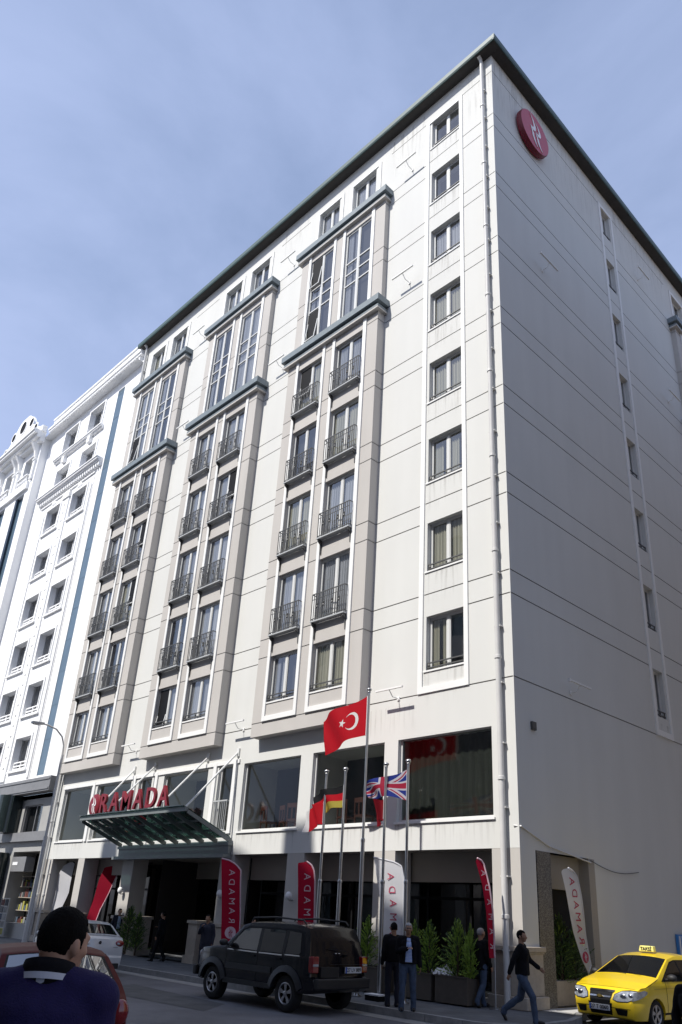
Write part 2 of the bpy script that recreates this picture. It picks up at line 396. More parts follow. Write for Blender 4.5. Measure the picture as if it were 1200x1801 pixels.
# --- white window-column frames
def frame_col(parent, axis, c, a0, a1, b0, b1, z0, z1, topbar=True, pr=.045):
    """outer a0..b1, inner a1..b0"""
    t = MB()
    def bx(u0, u1, v0, v1):
        if axis == 'f': t.box(u0, u1, c-pr, c+.01, v0, v1)
        else: t.box(c-.01, c+pr, u0, u1, v0, v1)
    bx(a0, a1, z0, z1); bx(b0, b1, z0, z1); bx(a1, b0, z0, z0+.2)
    if topbar: bx(a1, b0, z1-.2, z1)
    return t.build('trim_frame', M['trim'], parent)
frame_col(hotel, 'f', 0, -3.43, -3.25, -1.655, -1.50, 7.83, 33.45)
frame_col(hotel, 's', 0, 8.55, 8.72, 9.70, 9.85, 7.83, 33.5)
for r in range(2, 10):
    window(hotel, CX0, .17, rb(r), rt(r), CX1-CX0, rail=True, curtain='curtain_b' if r < 5 else 'curtain')
    window(hotel, SY0, -.17, rb(r), rt(r), SY1-SY0, rail=True, axis='s')
sl = MB()
for r in range(2, 10):
    sl.box(CX0-.09, CX1+.0, -.035, .16, rb(r)-.05, rb(r)+.0)
sl.build('sill', M['trim'], hotel)
def stain_mat():
    m, nt, b = newmat('rain_stain'); L = nt.links.new; nt.nodes.remove(b)
    tr = nt.nodes.new('ShaderNodeBsdfTransparent'); df = nt.nodes.new('ShaderNodeBsdfDiffuse'); df.inputs['Color'].default_value = (.30, .28, .25, 1); mx = nt.nodes.new('ShaderNodeMixShader')
    tc = nt.nodes.new('ShaderNodeTexCoord'); mp = nt.nodes.new('ShaderNodeMapping'); mp.inputs['Scale'].default_value = (9, 9, .55); n = nt.nodes.new('ShaderNodeTexNoise'); n.inputs['Scale'].default_value = 1.0; n.inputs['Detail'].default_value = 7
    L(tc.outputs['Object'], mp.inputs['Vector']); L(mp.outputs[0], n.inputs['Vector'])
    r = nt.nodes.new('ShaderNodeMapRange'); r.inputs['From Min'].default_value = .50; r.inputs['From Max'].default_value = .80; r.inputs['To Max'].default_value = .42; L(n.outputs['Fac'], r.inputs['Value'])
    g = nt.nodes.new('ShaderNodeSeparateXYZ'); L(tc.outputs['Generated'], g.inputs[0]); mu = nt.nodes.new('ShaderNodeMath'); mu.operation = 'MULTIPLY'; L(r.outputs[0], mu.inputs[0]); L(g.outputs['Z'], mu.inputs[1])
    L(mu.outputs[0], mx.inputs[0]); L(tr.outputs[0], mx.inputs[1]); L(df.outputs[0], mx.inputs[2]); L(mx.outputs[0], nt.nodes['Material Output'].inputs['Surface']); return m
M['stain'] = stain_mat()
for (xa, xb, zt, hh, y) in [(CX0-.05, CX1, rb(r)-.055, 1.15, -.004) for r in range(2, 10)]+[(a-.05, c+.05, FB-.07, .68, -.004) for a, c in [(-4.18, -.77), (-8.0, -4.74), (-11.78, -8.62), (-26.25, -23.45)]]+[(-5.45, -3.5, ZT-.3, 2.6, -.004), (-13.2, -11.2, ZT-.3, 2.2, -.004), (-1.45, -.02, ZT-.3, 3.0, -.004), (-5.4, -3.5, 7.6, .9, -.004)]:
    q = MB(); q.face([(xa, y, zt-hh), (xb, y, zt-hh), (xb, y, zt), (xa, y, zt)]); q.build('rain_stain', M['stain'], hotel)
for (ya, yb, zt, hh) in ((.1, 8.4, ZT-.05, 3.5), (8.73, 9.69, 8.3, .4), (10, 15.4, ZT-.05, 3.2)):
    q = MB(); q.face([(.004, ya, zt-hh), (.004, yb, zt-hh), (.004, yb, zt), (.004, ya, zt)]); q.build('rain_stain', M['stain'], hotel)
# --- bays
def balcony(parent, x, y, z, wd):
    o = MB(); fl = MB()
    o.box(0, wd, -.012, .012, 1.0, 1.035); o.box(0, wd, -.01, .01, .06, .085); o.box(0, wd, -.008, .008, .80, .82)
    n = 15
    for i in range(n+1):
        xx = wd*i/n; o.box(xx-.011, xx+.011, -.011, .011, .0, 1.0)
    for i in (2, 5, 9, 12):
        xx = wd*(i+.5)/n; o.lathe([(.004,.45),(.035,.50),(.018,.55),(.035,.62),(.004,.66)], 8, 0, 'z', (xx, 0, 0))
    for e in (0, wd): o.box(e-.009, e+.009, .0, .19, 1.0, 1.03); o.box(e-.009, e+.009, 0, .19, .06, .085)
    b = o.build('balcony', M['iron'], parent, loc=(x, y, z))
    fl.box(-.02, wd+.02, -.03, .19, -.05, 0.0)
    fl.build('balcony_floor', M['upvcg'], b)
    for e in (0.02, wd-.06):
        k = MB(); k.prism([(e, .19, -.05), (e, -.0, -.05), (e, -.0, -.13), (e, .12, -.22), (e, .15, -.60), (e, .19, -.60)], (.045, 0, 0))
        k.build('bracket', M['iron'], b)
    return b
_bal = None
TILT = {(0,0,'t'): [('u', 1), ('l', 1)], (2,0,'t'): [('l', 1)], (1,0,2): 1, (0,0,6): 1, (1,1,5): 2, (2,1,5): 2, (2,1,4): 2}
def make_bay(b, bi, axis='f', c=0.0):
    """b = left edge of first frame; lower box projects .40, upper .25"""
    root = hotel
    D1, D2 = .40, .25
    z0, zc, zu = 7.34, 24.05, 30.5
    x0, x1 = b-.60, b+4.93
    tr = (lambda o: o)
    if axis == 's':
        # build as a facade bay, then turn it to face +x
        piv = empty_part = None
    mb = MB(); lo = []; up = []
    for (a, e) in bw:
        lo.append((b+a, b+e, rb(2), rt(2), .36, 0, 3))
        for r in range(3, 7): lo.append((b+a, b+e, rb(r)-.82, rt(r)-.02, .36, 0, 3))
        up.append((b+a, b+e, 24.75, 29.98, .22, 0, 3))
    gs = [(x0, b), (b+1.87, b+2.34), (b+4.33, x1)]
    lo += grooves(gs, [g for g in GR+[7.83] if g < zc], .02); up += grooves(gs, [g for g in GR if 24.7 < g < 30.3], .02)
    lo += grooves([(b, b+1.87), (b+2.34, b+4.33)], [7.79], .02)
    sheet(mb, 'f', -D1, x0, x1, z0, zc, lo, 0); sheet(mb, 'f', -D2, x0+.04, x1-.0, zc, zu, up, 0)
    for xx, D, a, e in ((x0, D1, z0, zc), (x1, D1, z0, zc), (x0+.04, D2, zc, zu), (x1-.001, D2, zc, zu)):
        prev = a
        for g in sorted(q for q in GR+[7.83] if a < q < e):
            mb.face([(xx,-D,prev),(xx,0,prev),(xx,0,g-G/2),(xx,-D,g-G/2)], 0)
            ins = -.02 if xx > b else .02
            mb.face([(xx+ins,-D+.02,g-G/2),(xx+ins,0,g-G/2),(xx+ins,0,g+G/2),(xx+ins,-D+.02,g+G/2)], 1); prev = g+G/2
        mb.face([(xx,-D,prev),(xx,0,prev),(xx,0,e),(xx,-D,e)], 0)
    mb.face([(x0,-D1,z0),(x1,-D1,z0),(x1,0,z0),(x0,0,z0)], 0)
    mb.face([(x0,-D1,zc),(x1,-D1,zc),(x1,0,zc),(x0,0,zc)], 0)
    parts = []
    bay = mb.build('bay', [M['bay'], M['groove'], M['roomb'], M['room']], root, recalc=False); parts.append(bay)
    # cornices
    for (za, zb, pr, ov, D) in ((24.02, 24.56, .27, .24, D1), (30.42, 30.93, .25, .20, D2)):
        cn = MB()
        xa, xb = x0-ov-.03, x1+ov
        cn.box(xa, xb, -(D+pr), .005, zb-.32, zb)                        # slab
        cn.box(xa+.16, xb-.16, -(D+pr-.15), .004, zb-.44, zb-.32-.001)
        cn.box(xa+.09, xb-.09, -(D+pr-.09), .003, za-.02, zb-.441)
        o = cn.build('cornice', M['cornice'], bay)
        bv = o.modifiers.new('b', 'BEVEL'); bv.width = .012; bv.segments = 1
        cap = MB(); cap.box(xa+.09, xb-.09, -(D+pr-.085), -.002, za-.10, za-.021); cap.build('moulding', M['bay'], bay)
    # frames and windows
    for k, (a, e) in enumerate(bw):
        o0, o1 = (b, b+1.87) if k == 0 else (b+2.34, b+4.33)
        t = MB()
        for (D, za, zb) in ((D1, 7.85, zc-.10), (D2, 24.5, zu-.06)):
            t.box(o0, o0+.15, -D-.05, -D+.01, za, zb); t.box(o1-.15 if k == 0 else o1-.18, o1, -D-.05, -D+.01, za, zb)
        t.box(o0+.15, o1-.15, -D1-.048, -D1+.01, 7.85, 8.03)
        t.build('trim_frame', M['trim'], bay)
        t = MB(); t.box(b+a-.0, b+e, -D1-.03, -D1+.10, rb(2)-.05, rb(2)); t.build('sill', M['trim'], bay)
        wd = e-a
        # row 9 frame and window in the wall plane
        t = MB(); t.box(o0, o0+.15, -.04, .01, 30.9, 33.5); t.box(o1-.17, o1, -.04, .01, 30.9, 33.5); t.box(o0+.15, o1-.17, -.038, .01, 33.33, 33.5)
        t.build('trim_frame', M['trim'], bay)
        window(bay if False else hotel, b+a+.02, .17, 31.5, 33.32, wd-.18)
        ti = TILT.get((bi, k, 2)); window(hotel, b+a, -D1+.13, rb(2), rt(2), wd, rail=True, tilt=(.06, wd/2-.05, .06, 1.68) if ti else None)
        for r in range(3, 7):
            ti = TILT.get((bi, k, r)); hh = rt(r)-rb(r)+.80
            window(hotel, b+a, -D1+.13, rb(r)-.82, rt(r)-.02, wd, kind='french',
                   tilt=((.06, wd/2-.05, 1.1, hh-.06) if ti == 1 else (wd/2+.05, wd-.06, 1.1, hh-.06)) if ti else None)
            global _bal
            if _bal is None: _bal = balcony(hotel, b+a, -.60, rb(r)-.80+.03, wd)
            else:
                key = _bal if abs(wd-1.57) < .02 or True else _bal
                nb = copy_tree(_bal, hotel, (b+a, -.60, rb(r)-.80+.03)); nb.scale = (wd/1.57, 1, 1)
        tl = TILT.get((bi, k, 't'))
        o = window(hotel, b+a, -D2+.05, 24.75, 29.98, wd, kind='tall')
        if tl:
            for (q, _) in tl:
                lo_, hi_ = (5.23-1.79, 5.23-.06) if q == 'u' else (.3, 1.95)
                s2 = MB(); t_ = .045; an = .13
                A, Bx = .06, wd/2-.05
                for (u0, u1, v0, v1) in ((A, A+t_, lo_, hi_), (Bx-t_, Bx, lo_, hi_), (A+t_, Bx-t_, lo_, lo_+t_), (A+t_, Bx-t_, hi_-t_, hi_)):
                    s2.prism([(u0, -.16+(v0-lo_)*an, v0), (u1, -.16+(v0-lo_)*an, v0), (u1, -.16+(v1-lo_)*an, v1), (u0, -.16+(v1-lo_)*an, v1)], (0, .03, 0))
                s2.box(A, Bx, -.014, -.009, lo_, hi_, 1)  # black sheet stands in for the unlit opening
                s2.build('open_sash', [M['upvc'], M['black']], o)
    return bay
for i, b in enumerate(BAYS): make_bay(b, i)
# side bay: same build, facing +x
before = set(COL.objects)
make_bay(SB, 9)
T = Matrix.Rotation(PI/2, 4, 'Z')
for o in [o for o in COL.objects if o not in before]:
    if o.parent is hotel:
        if o.location.length < 1e-6 and o.type == 'MESH' and o.data.users == 1 and o.name.startswith('bay'):
            pass
        L = T @ Vector((o.location.x, o.location.y, o.location.z)); o.location = L; o.rotation_euler = (0, 0, PI/2)
# eaves: soffit, fascia, gutter lip
e = MB()
OV = .43
e.box(-27.35, OV, -OV, .0-.001, ZT, ZT+.045, 0); e.box(-.0, OV, 0, 32.4, ZT, ZT+.045, 0)
e.build('soffit', M['soffit'], hotel)
e = MB()
prof = [(0, 0.045), (.03, .0), (.09, .0), (.12, .07), (.12, .30), (.08, .33), (0, .33)]
def gutter(mb, path_f):
    for (p, q) in path_f: mb.prism(p, q)
e.prism([(-27.4, -OV-a+.05, ZT+c) for a, c in prof], (27.4+OV+.05, 0, 0))
e.prism([(OV+a-.05, -OV-.06, ZT+c+.003) for a, c in prof], (0, 32.9, 0))
e.build('gutter', M['eave'], hotel)
rf = MB(); rf.prism([(-27.3, -OV, ZT+.30), (OV, -OV, ZT+.30), (OV, 32.4, ZT+.30), (-27.3, 32.4, ZT+.30)], (0,0,.02))
rf.face([(-27.3,-OV,ZT+.32),(OV,-OV,ZT+.32),(-13,16,ZT+2.2)]); rf.face([(OV,-OV,ZT+.32),(OV,32.4,ZT+.32),(-13,16,ZT+2.2)]); rf.face([(OV,32.4,ZT+.32),(-27.3,32.4,ZT+.32),(-13,16,ZT+2.2)]); rf.face([(-27.3,32.4,ZT+.32),(-27.3,-OV,ZT+.32),(-13,16,ZT+2.2)])
rf.build('roof', M['eave'], hotel)
# downpipes
def downpipe(x, y, z0, z1, r=.085, name='downpipe', bends=True):
    p = MB(); pts = [(x, y, z0), (x, y, z1-.25), (x, y-.06, z1-.05), (x, y-.20, z1+.02)] if bends else [(x,y,z0),(x,y,z1)]
    p.tube(pts, r, 14)
    z = z0+1.9
    while z < z1-1: p.lathe([(r+.004, 0), (r+.022, .01), (r+.022, .09), (r+.004, .10)], 14, 0, 'z', (x, y, z)); z += 1.72*1.0 if False else 3.3
    z = z0+1.2
    while z < z1-.5: p.box(x-r-.035, x+r+.035, y-.01, 0.01, z, z+.035); z += 1.65
    return p.build(name, M['pipe'], hotel, smooth=False)
o = downpipe(-.40, -.135, -.14, ZT-.02, .078); smooth_by_angle(o, 50)
o = downpipe(-26.72, -.14, -.14, ZT-.02, .08); smooth_by_angle(o, 50)
o = downpipe(-26.05, -.14, -.14, 3.35, .05, bends=False); smooth_by_angle(o, 50)
# first floor: window frames, glass, surrounding pilasters
for i, (a, c) in enumerate(FW):
    f = MB(); t = .07
    y0, y1 = .12, .20
    f.box(a, a+t, y0, y1, FB, FT); f.box(c-t, c, y0, y1, FB, FT); f.box(a+t, c-t, y0, y1, FB, FB+t); f.box(a+t, c-t, y0, y1, FT-.02, FT)
    o = f.build('window', M['upvc'], hotel)
    p = MB(); p.face([(a+t, .16, FB+t), (c-t, .16, FB+t), (c-t, .16, FT-.02), (a+t, .16, FT-.02)]); p.build('pane', M['paneb'], o)
    q = MB(); q.box(a-.06, c+.06, -.05, .10, FB-.06, FB-.001); q.build('sill', M['trim'], o)
    if i == 0:
        bl = MB(); n = 40                                   # roller blinds / net curtains inside, drawn to different heights
        lo_ = {0: 4.3, 1: 6.0, 2: 6.2, 4: 5.9, 6: 6.1, 7: 6.2}[i]
        pts = [(a+.1+(c-a-.2)*k/n, .42+.03*math.sin(k*1.7)) for k in range(n+1)]
        for k in range(n): bl.face([(pts[k][0], pts[k][1], lo_), (pts[k+1][0], pts[k+1][1], lo_), (pts[k+1][0], pts[k+1][1], FT), (pts[k][0], pts[k][1], FT)])
        bl.build('curtain', mat('net_curtain_olive', (.05,.055,.045), .9, var=.2, vscale=3, stretch=(6,1,.3)), o)
# slim vertical fins framing the first-floor windows near the canopy
fn = MB()
for x in (-12.28, -13.55, -17.75, -19.52, -23.18): fn.box(x-.10, x+.10, -.06, .01, 4.12, 6.72)
fn.box(-26.3, -12.05, -.05, .01, 6.60, 6.74)
fn.build('pilaster_strip', M['trim'], hotel)
bl = MB()                                                     # small iron balcony in front of the narrow window
for k in range(9): bl.box(-13.35+.11*k-.008, -13.35+.11*k+.008, -.12, -.10, 4.25, 5.25)
bl.box(-13.38, -12.44, -.125, -.095, 5.25, 5.30); bl.box(-13.38, -12.44, -.125, -.095, 4.22, 4.26)
bl.box(-13.38, -13.36, -.11, .02, 5.25, 5.29); bl.box(-12.46, -12.44, -.11, .02, 5.25, 5.29)
bl.build('balcony', M['upvcg'], hotel)
# ground-floor arcade: columns, pedestals, inner shop glazing
COLS = [(-.85, -.0), (-5.02, -4.19), (-8.93, -8.10), (-12.6, -11.8), (-19.45, -18.6), (-23.5, -22.9), (-26.75, -26.1)]
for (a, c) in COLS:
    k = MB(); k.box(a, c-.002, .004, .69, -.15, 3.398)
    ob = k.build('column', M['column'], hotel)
    p = MB()
    if a > -1:
        p.box(a-.05, c+.06, -.07, .75, .12, 1.06); p.box(a-.12, c+.12, -.14, .80, 1.06, 1.18); p.box(a-.08, c+.09, -.10, .77, 1.02, 1.06); p.box(a-.12, c+.14, -.14, .82, -.15, .12)
    else:
        p.box(a-.05, c+.05, -.07, .75, .12, 1.06); p.box(a-.10, c+.10, -.12, .80, 1.06, 1.18); p.box(a-.12, c+.12, -.14, .82, -.15, .12)
    o = p.build('pedestal', M['stone'], ob); bv = o.modifiers.new('b', 'BEVEL'); bv.width = .015
    if a in (-8.93, -12.6, -19.45):
        sc = MB(); sc.tube([((a+c)/2, .0, 2.0), ((a+c)/2, -.12, 1.98), ((a+c)/2, -.16, 2.04)], .02, 8, 1); sc.ell(((a+c)/2, -.17, 2.12), (.11,.10,.13), 12, 8, 0)
        sc.build('wall_lamp', [M['white'], M['steel']], ob, smooth=True)
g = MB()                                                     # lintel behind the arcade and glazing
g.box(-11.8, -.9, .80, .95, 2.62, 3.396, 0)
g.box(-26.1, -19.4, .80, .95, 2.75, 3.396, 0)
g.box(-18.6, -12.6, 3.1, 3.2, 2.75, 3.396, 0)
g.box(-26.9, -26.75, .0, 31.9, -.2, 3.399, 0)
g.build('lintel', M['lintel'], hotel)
for px_ in (-17.9, -13.95):
    k = MB(); k.box(px_, px_+.55, -.10, .45, -.12, 1.12); k.box(px_-.05, px_+.60, -.15, .50, 1.12, 1.22); k.box(px_-.06, px_+.61, -.16, .51, -.15, .10); k.build('entrance_pier', M['stone'], hotel)
g = MB(); dk = MB()
for (a, c, y) in ((-11.8, -1.0, 1.36), (-18.6, -12.6, 3.3), (-26.1, -19.4, 1.36)):
    n = max(2, int((c-a)/1.5))
    for k in range(n+1):
        x = a+(c-a)*k/n; g.box(x-.03, x+.03, y-.04, y+.04, -.12, 2.75)
    g.box(a, c, y-.035, y+.035, 2.18, 2.26); g.box(a, c, y-.035, y+.035, -.12, -.02)
    dk.face([(a, y+.01, -.12), (c, y+.01, -.12), (c, y+.01, 3.3), (a, y+.01, 3.3)])
o = g.build('shopfront_frame', M['black'], hotel)
dk.build('pane', M['paned'], o)
g = MB(); g.box(-26.7, -1.0, 6.0, 6.1, -.2, 3.39); g.box(-1.05, -.98, 1.36, 6, -.2, 3.39, 1); g.face([(-26.7,.1,-.118),(-.0,.1,-.118),(-.0,6,-.118),(-26.7,6,-.118)], 2)
g.box(-18.62, -18.58, 1.36, 3.3, -.1, 3.39); g.box(-12.62, -12.58, 1.36, 3.3, -.1, 3.39)
g.face([(-26.7,3.6,3.39),(-1,3.6,3.39),(-1,6,3.39),(-26.7,6,3.39)], 0)
g.build('interior_wall', [M['room'], M['roomb'], M['paving']], hotel)
# right-hand recess on the side street
g = MB(); g.box(-.30, .012, .72, 1.36, -.15, 3.396); g.build('granite_panel', M['granite'], hotel)
g = MB(); g.box(-.6, -.5, 1.36, 3.63, .42, 3.4); g.build('side_glass', M['roomb'], hotel)
g = MB(); g.box(-.5, -.06, 1.38, 3.62, -.2, .42); g.build('low_wall', M['stone'], hotel)
g = MB(); g.box(-.42, -.3, 1.36, 3.63, 2.55, 3.399); g.box(-.5, .004, 3.30, 3.63, -.2, 3.398); g.build('side_lintel', M['lintel'], hotel)
# conduit and cable along the side wall
g = MB(); g.tube([(-.15,-.02,3.93),(.03,.03,3.92),(.03,1.3,3.55),(.03,3.4,3.30)], .022, 6); g.build('conduit', M['pipe'], hotel)
g = MB(); g.tube([(.03, 3.4+2.8*t, 3.36-.16*math.sin(PI*t)-.12*t) for t in [k/12 for k in range(13)]], .010, 6); g.build('cable', M['iron'], hotel)
g = MB(); g.box(-.01, .07, .72, .92, 6.50, 6.72); g.box(.07, .08, .74, .90, 6.53, 6.55); g.build('vent', M['iron'], hotel)
# slim wall floodlights on stand-off arms
def flood(p, axis, L=1.1, d=.46):
    q = MB()
    if axis == 'f':
        q.box(-L/2, L/2, -d-.03, -d+.03, -.02, .03, 0); q.tube([(0, .0, -.20), (0, -d*.6, -.20), (0, -d, 0)], .014, 6, 0); q.box(-.05,.05,-.03,0,-.26,-.14, 0)
    else:
        q.box(d-.03, d+.03, -L/2, L/2, -.02, .03, 0); q.tube([(0, 0, -.20), (d*.6, 0, -.20), (d, 0, 0)], .014, 6, 0); q.box(0,.03,-.05,.05,-.26,-.14, 0); q.box(d-.04, d+.04, -L/2-.05, -L/2, -.05, .05, 0)
    return q.build('wall_floodlight', M['trim'], hotel, loc=p)
for b in BAYS:
    for z in (8.03, 25.0, 31.45):
        flood((b+6.25 if b > -12 else b+6.2, 0, z), 'f')
flood((0, 2.95, 25.0), 's', 1.2, .35); flood((0, 2.95, 8.22), 's', 1.2, .35); flood((0, 13.9, 25.0), 's', 1.2, .35); flood((0, 12.2, 31.45), 's', 1.1, .35)
# lattice of dining chairs behind the first-floor glass
for (cx, cy) in ((-11.2, .9), (-10.4, 1.1), (-9.6, .8), (-9.0, 1.2), (-7.3, 1.0), (-6.4, .9)):
    ch = empty('chair', (cx, cy, 4.1), rz=random.uniform(-.4, .4)+PI, label='reddish brown dining chair behind the first floor glass', cat='chair', group='dining chairs behind the first floor glass')
    red = M.setdefault('chairred', mat('chair_red_wood', (.13,.045,.03), .5, var=.2))
    k = MB(); k.box(-.22,.22,-.22,.22,.42,.48); k.build('seat', red, ch)
    k = MB(); k.box(-.22,.22,.19,.23,.85,1.0); k.box(-.22,-.18,.19,.23,.48,.85); k.box(.18,.22,.19,.23,.48,.85); k.box(-.03,.03,.20,.22,.48,.85); k.build('backrest', red, ch)
    for sx in (-.2,.2):
        for sy in (-.2,.2): k = MB(); k.box(sx-.02,sx+.02,sy-.02,sy+.02,0,.42); k.build('leg', red, ch)
# round emblem sign on the side wall ------------------------------------
sg = empty('wall_sign', (0, 2.62, 32.1), label='round deep red emblem sign with two white flame strokes high on the shaded side wall', cat='sign')
k = MB(); k.lathe([(1.02, .06), (1.06, .10), (1.06, .26), (1.03, .30), (.2, .302)], 56, 0, 'x'); o = k.build('disc', M['redsign'], sg); smooth_by_angle(o, 40)
o.data.materials.append(M['redrim'])
for p in o.data.polygons:
    if abs(p.normal.x) < .7: p.material_index = 1
def stroke(parent, pts, m, T3, th=.02, name='emblem_stroke'):
    n = len(pts); q = MB()
    q.prism([T3(u, v) for (u, v) in pts], Vector(T3(0, 0, 1))-Vector(T3(0, 0, 0)))
    return q.build(name, m, parent)
# two double-curved flame ribbons: (u to the right as seen, v up)
def flame(dx, dy):
    up = [(-.30,.86),(-.10,.60),(.02,.34),(.05,.12),(-.02,-.02),(-.16,-.10),(-.10,-.02),(-.19,.0),(-.33,-.01),(-.20,-.12),(-.16,-.3),(-.12,-.5),(-.02,-.72),(.10,-.9),(-.08,-.72),(-.20,-.5),(-.25,-.3),(-.30,-.12),(-.44,.10),(-.25,.05),(-.10,.10),(-.08,.30),(-.14,.56)]
    return [(x+dx, y+dy) for x, y in up]
def emb_strokes(parent, T3, s, m, name='emblem_stroke'):
    A = [(-.36,.90),(-.12,.62),(.02,.34),(.04,.14),(-.04,.0),(-.16,-.04),(-.38,.10),(-.20,.12),(-.12,.20),(-.12,.36),(-.20,.62)]
    B = [(-.36,.08),(-.24,-.02),(-.14,-.22),(-.10,-.42),(-.02,-.62),(.12,-.84),(.04,-.80),(-.14,-.60),(-.24,-.40),(-.26,-.2)]
    for (dx, dy) in ((0, 0), (.38, -.14)):
        for P in (A, B):
            if dx and P is A: Q = [(x+dx, y*.82+dy+.06) for x, y in P]
            elif dx: Q = [(x+dx-.02, y*.86+dy+.02) for x, y in P]
            else: Q = P
            stroke(parent, [(x*s, y*s) for x, y in Q], m, T3, name=name)
emb_strokes(sg, lambda u, v, d=0: (.305+.018*d, u, v), 1.0, M['white'])
# entrance canopy -------------------------------------------------------
cp = empty('entrance_canopy', (-15.9, 0, 4), label='glass and steel canopy hung on white rods over the hotel entrance', cat='canopy')
def C(x, y, z): return (x+15.9, y, z-4)
XA, XB = -19.7, -12.0
def czy(y): return 3.86+(-y)*.40                               # rises away from the wall
k = MB(); k.box(XA+15.9, XB+15.9, -.16, -.002, 3.42-4, 3.70-4); k.box(XA+15.9-.05, XB+15.9+.05, -.22, -.002, 3.70-4, 3.80-4); k.build('wall_beam', M['canbeam'], cp)
k = MB(); k.prism([C(XA, -2.0, czy(-2)-.02), C(XA, -2.12, czy(-2)-.02), C(XA, -2.12, czy(-2)+.12), C(XA, -2.0, czy(-2)+.12)], (XB-XA, 0, 0)); k.build('front_beam', M['canbeam'], cp)
n = 9
for i in range(n+1):
    x = XA+(XB-XA)*i/n
    q = MB(); q.prism([C(x-.035, -.05, czy(0)-.10), C(x-.035, -2.02, czy(-2.0)-.08), C(x-.035, -2.02, czy(-2.0)+.05), C(x-.035, -.05, czy(0)+.07)], (.05, 0, 0)); q.build('rafter', M['canbeam'], cp)
for i in range(n):
    x = XA+(XB-XA)*i/n; x2 = XA+(XB-XA)*(i+1)/n
    q = MB(); q.prism([C(x-.008, -.1, czy(-.1)+.075), C(x-.008, -2.2, czy(-2.2)+.075), C(x2-.02, -2.2, czy(-2.2)+.075), C(x2-.02, -.1, czy(-.1)+.075)], (0, 0, .018)); q.build('glass_panel', M['canglass'], cp)
    for yy in (-.7, -1.35):
        q = MB(); q.box(x+.05+15.9, x2-.05+15.9, yy-.02, yy+.02, czy(yy)-4-.02, czy(yy)-4+.05); q.build('purlin', M['canbeam'], cp)
for xt, xb in ((-12.2, -12.4), (-14.15, -14.4), (-18.0, -18.2), (-19.7, -19.4)):
    q = MB(); q.tube([C(xt, -.04, 7.0), C(xb, -1.95, czy(-1.95)+.08)], .035, 8); q.box(xt+15.9-.07, xt+15.9+.07, -.06, .0, 2.85, 3.15); q.build('tie_rod', M['tierod'], cp)
q = MB(); q.box(XA+15.85, XB+15.95, -.4, -.02, 3.28-4, 3.40-4); q.build('valance', M['canbeam'], cp)
# letters standing on the canopy
ls = empty('hotel_sign', (-16, -2.06, 4.8), label='red standing letters and red disc emblem on the front edge of the glass canopy', cat='sign')
k = MB(); k.lathe([(.40, -.06), (.43, -.04), (.43, .04), (.40, .06)], 32, 0, 'y', (-2.70, 0, .40)); o = k.build('disc', M['letred'], ls); smooth_by_angle(o, 40)
emb_strokes(ls, lambda u, v, d=0: (-2.70+u, -.065-.012*d, .40+v), .40, M['white'])
xs = [-1.98, -1.12, -.22, .68, 1.55, 2.42]
for ch, x in zip('RAMADA', xs):
    me = text_mesh(ch, 1.02, .05, .012); Tm = Matrix(((1,0,0,x),(0,0,-1,-.0),(0,1,0,.40),(0,0,0,1))); me.transform(Tm)
    me.materials.clear(); me.materials.append(M['letred']); o = link('letter', me, ls)
    # serifs at the feet
k = MB(); k.box(-3.2, 2.9, -.03, .03, -.02, .035); k.build('mounting_rail', M['canbeam'], ls)
# ------------------------------------------------------------------ the white neighbour
wh = empty('white_building', (-27.6, 0, 0), label='ornate bright white building with blue glass strips left of the grey hotel', cat='building')
OX = 27.6
def WB(mb, x0, x1, y0, y1, z0, z1, mi=0): mb.box(x0+OX, x1+OX, y0, y1, z0, z1, mi)
wr_t = [9.96, 13.16, 16.36, 19.56, 22.8, 26.2, 29.45, 32.75]; wr_b = [8.15, 11.3, 14.4, 17.65, 21.0, 24.35, 28.0, 30.95]
hol = []
WC = [(-33.85, -31.8), (-37.65, -35.6)]
for (a, c) in WC:
    for t, b in zip(wr_t, wr_b): hol.append((a+OX, c+OX, b, t, .42, 1, 2))
hol.append((-30.12+OX, -29.25+OX, 7.6, 32.7, .03, 1, -1))
for x in (-31.0, -39.75, -38.4): hol.append((x+OX-.03, x+OX+.03, 7.4, 26.6, .04, 3, 3))
m_ = MB(); sheet(m_, 'f', 0.02, -41.6+OX, .55, 7.3, 33.5, hol, 0)
sheet(m_, 'f', -.55, -60+OX, -40.6+OX, 7.3, 33.5, [(-43.3+OX, -41.7+OX, 7.3, 29.0, .25, 1, -1), (-46.9+OX, -45.2+OX, 7.3, 29.0, .25, 1, -1), (-43.2+OX, -41.6+OX, 29.9, 32.3, .9, 1, 2), (-46.8+OX, -45.1+OX, 29.9, 32.3, .9, 1, 2), (-50.5+OX, -48.8+OX, 7.3, 29, .25, 1, -1)], 0)
m_.face([(-40.6+OX,-.55,7.3),(-40.6+OX,.02,7.3),(-40.6+OX,.02,33.5),(-40.6+OX,-.55,33.5)], 0)
m_.face([(-60+OX,25,0),(.55,25,0),(.55,25,35),(-60+OX,25,35)], 0); m_.face([(.55,.02,33),(.55,25,33),(.55,25,35),(.55,.02,35)], 0); m_.face([(-60+OX,-.5,33.4),(.55,-.5,33.4),(.55,25,33.4),(-60+OX,25,33.4)], 0)
m_.build('wall', [M['wwhite'], M['wreveal'], M['roomb'], mat('white_joint', (.45,.46,.47), .8)], wh, recalc=False)
wf = MB()
ww = 1.55; 
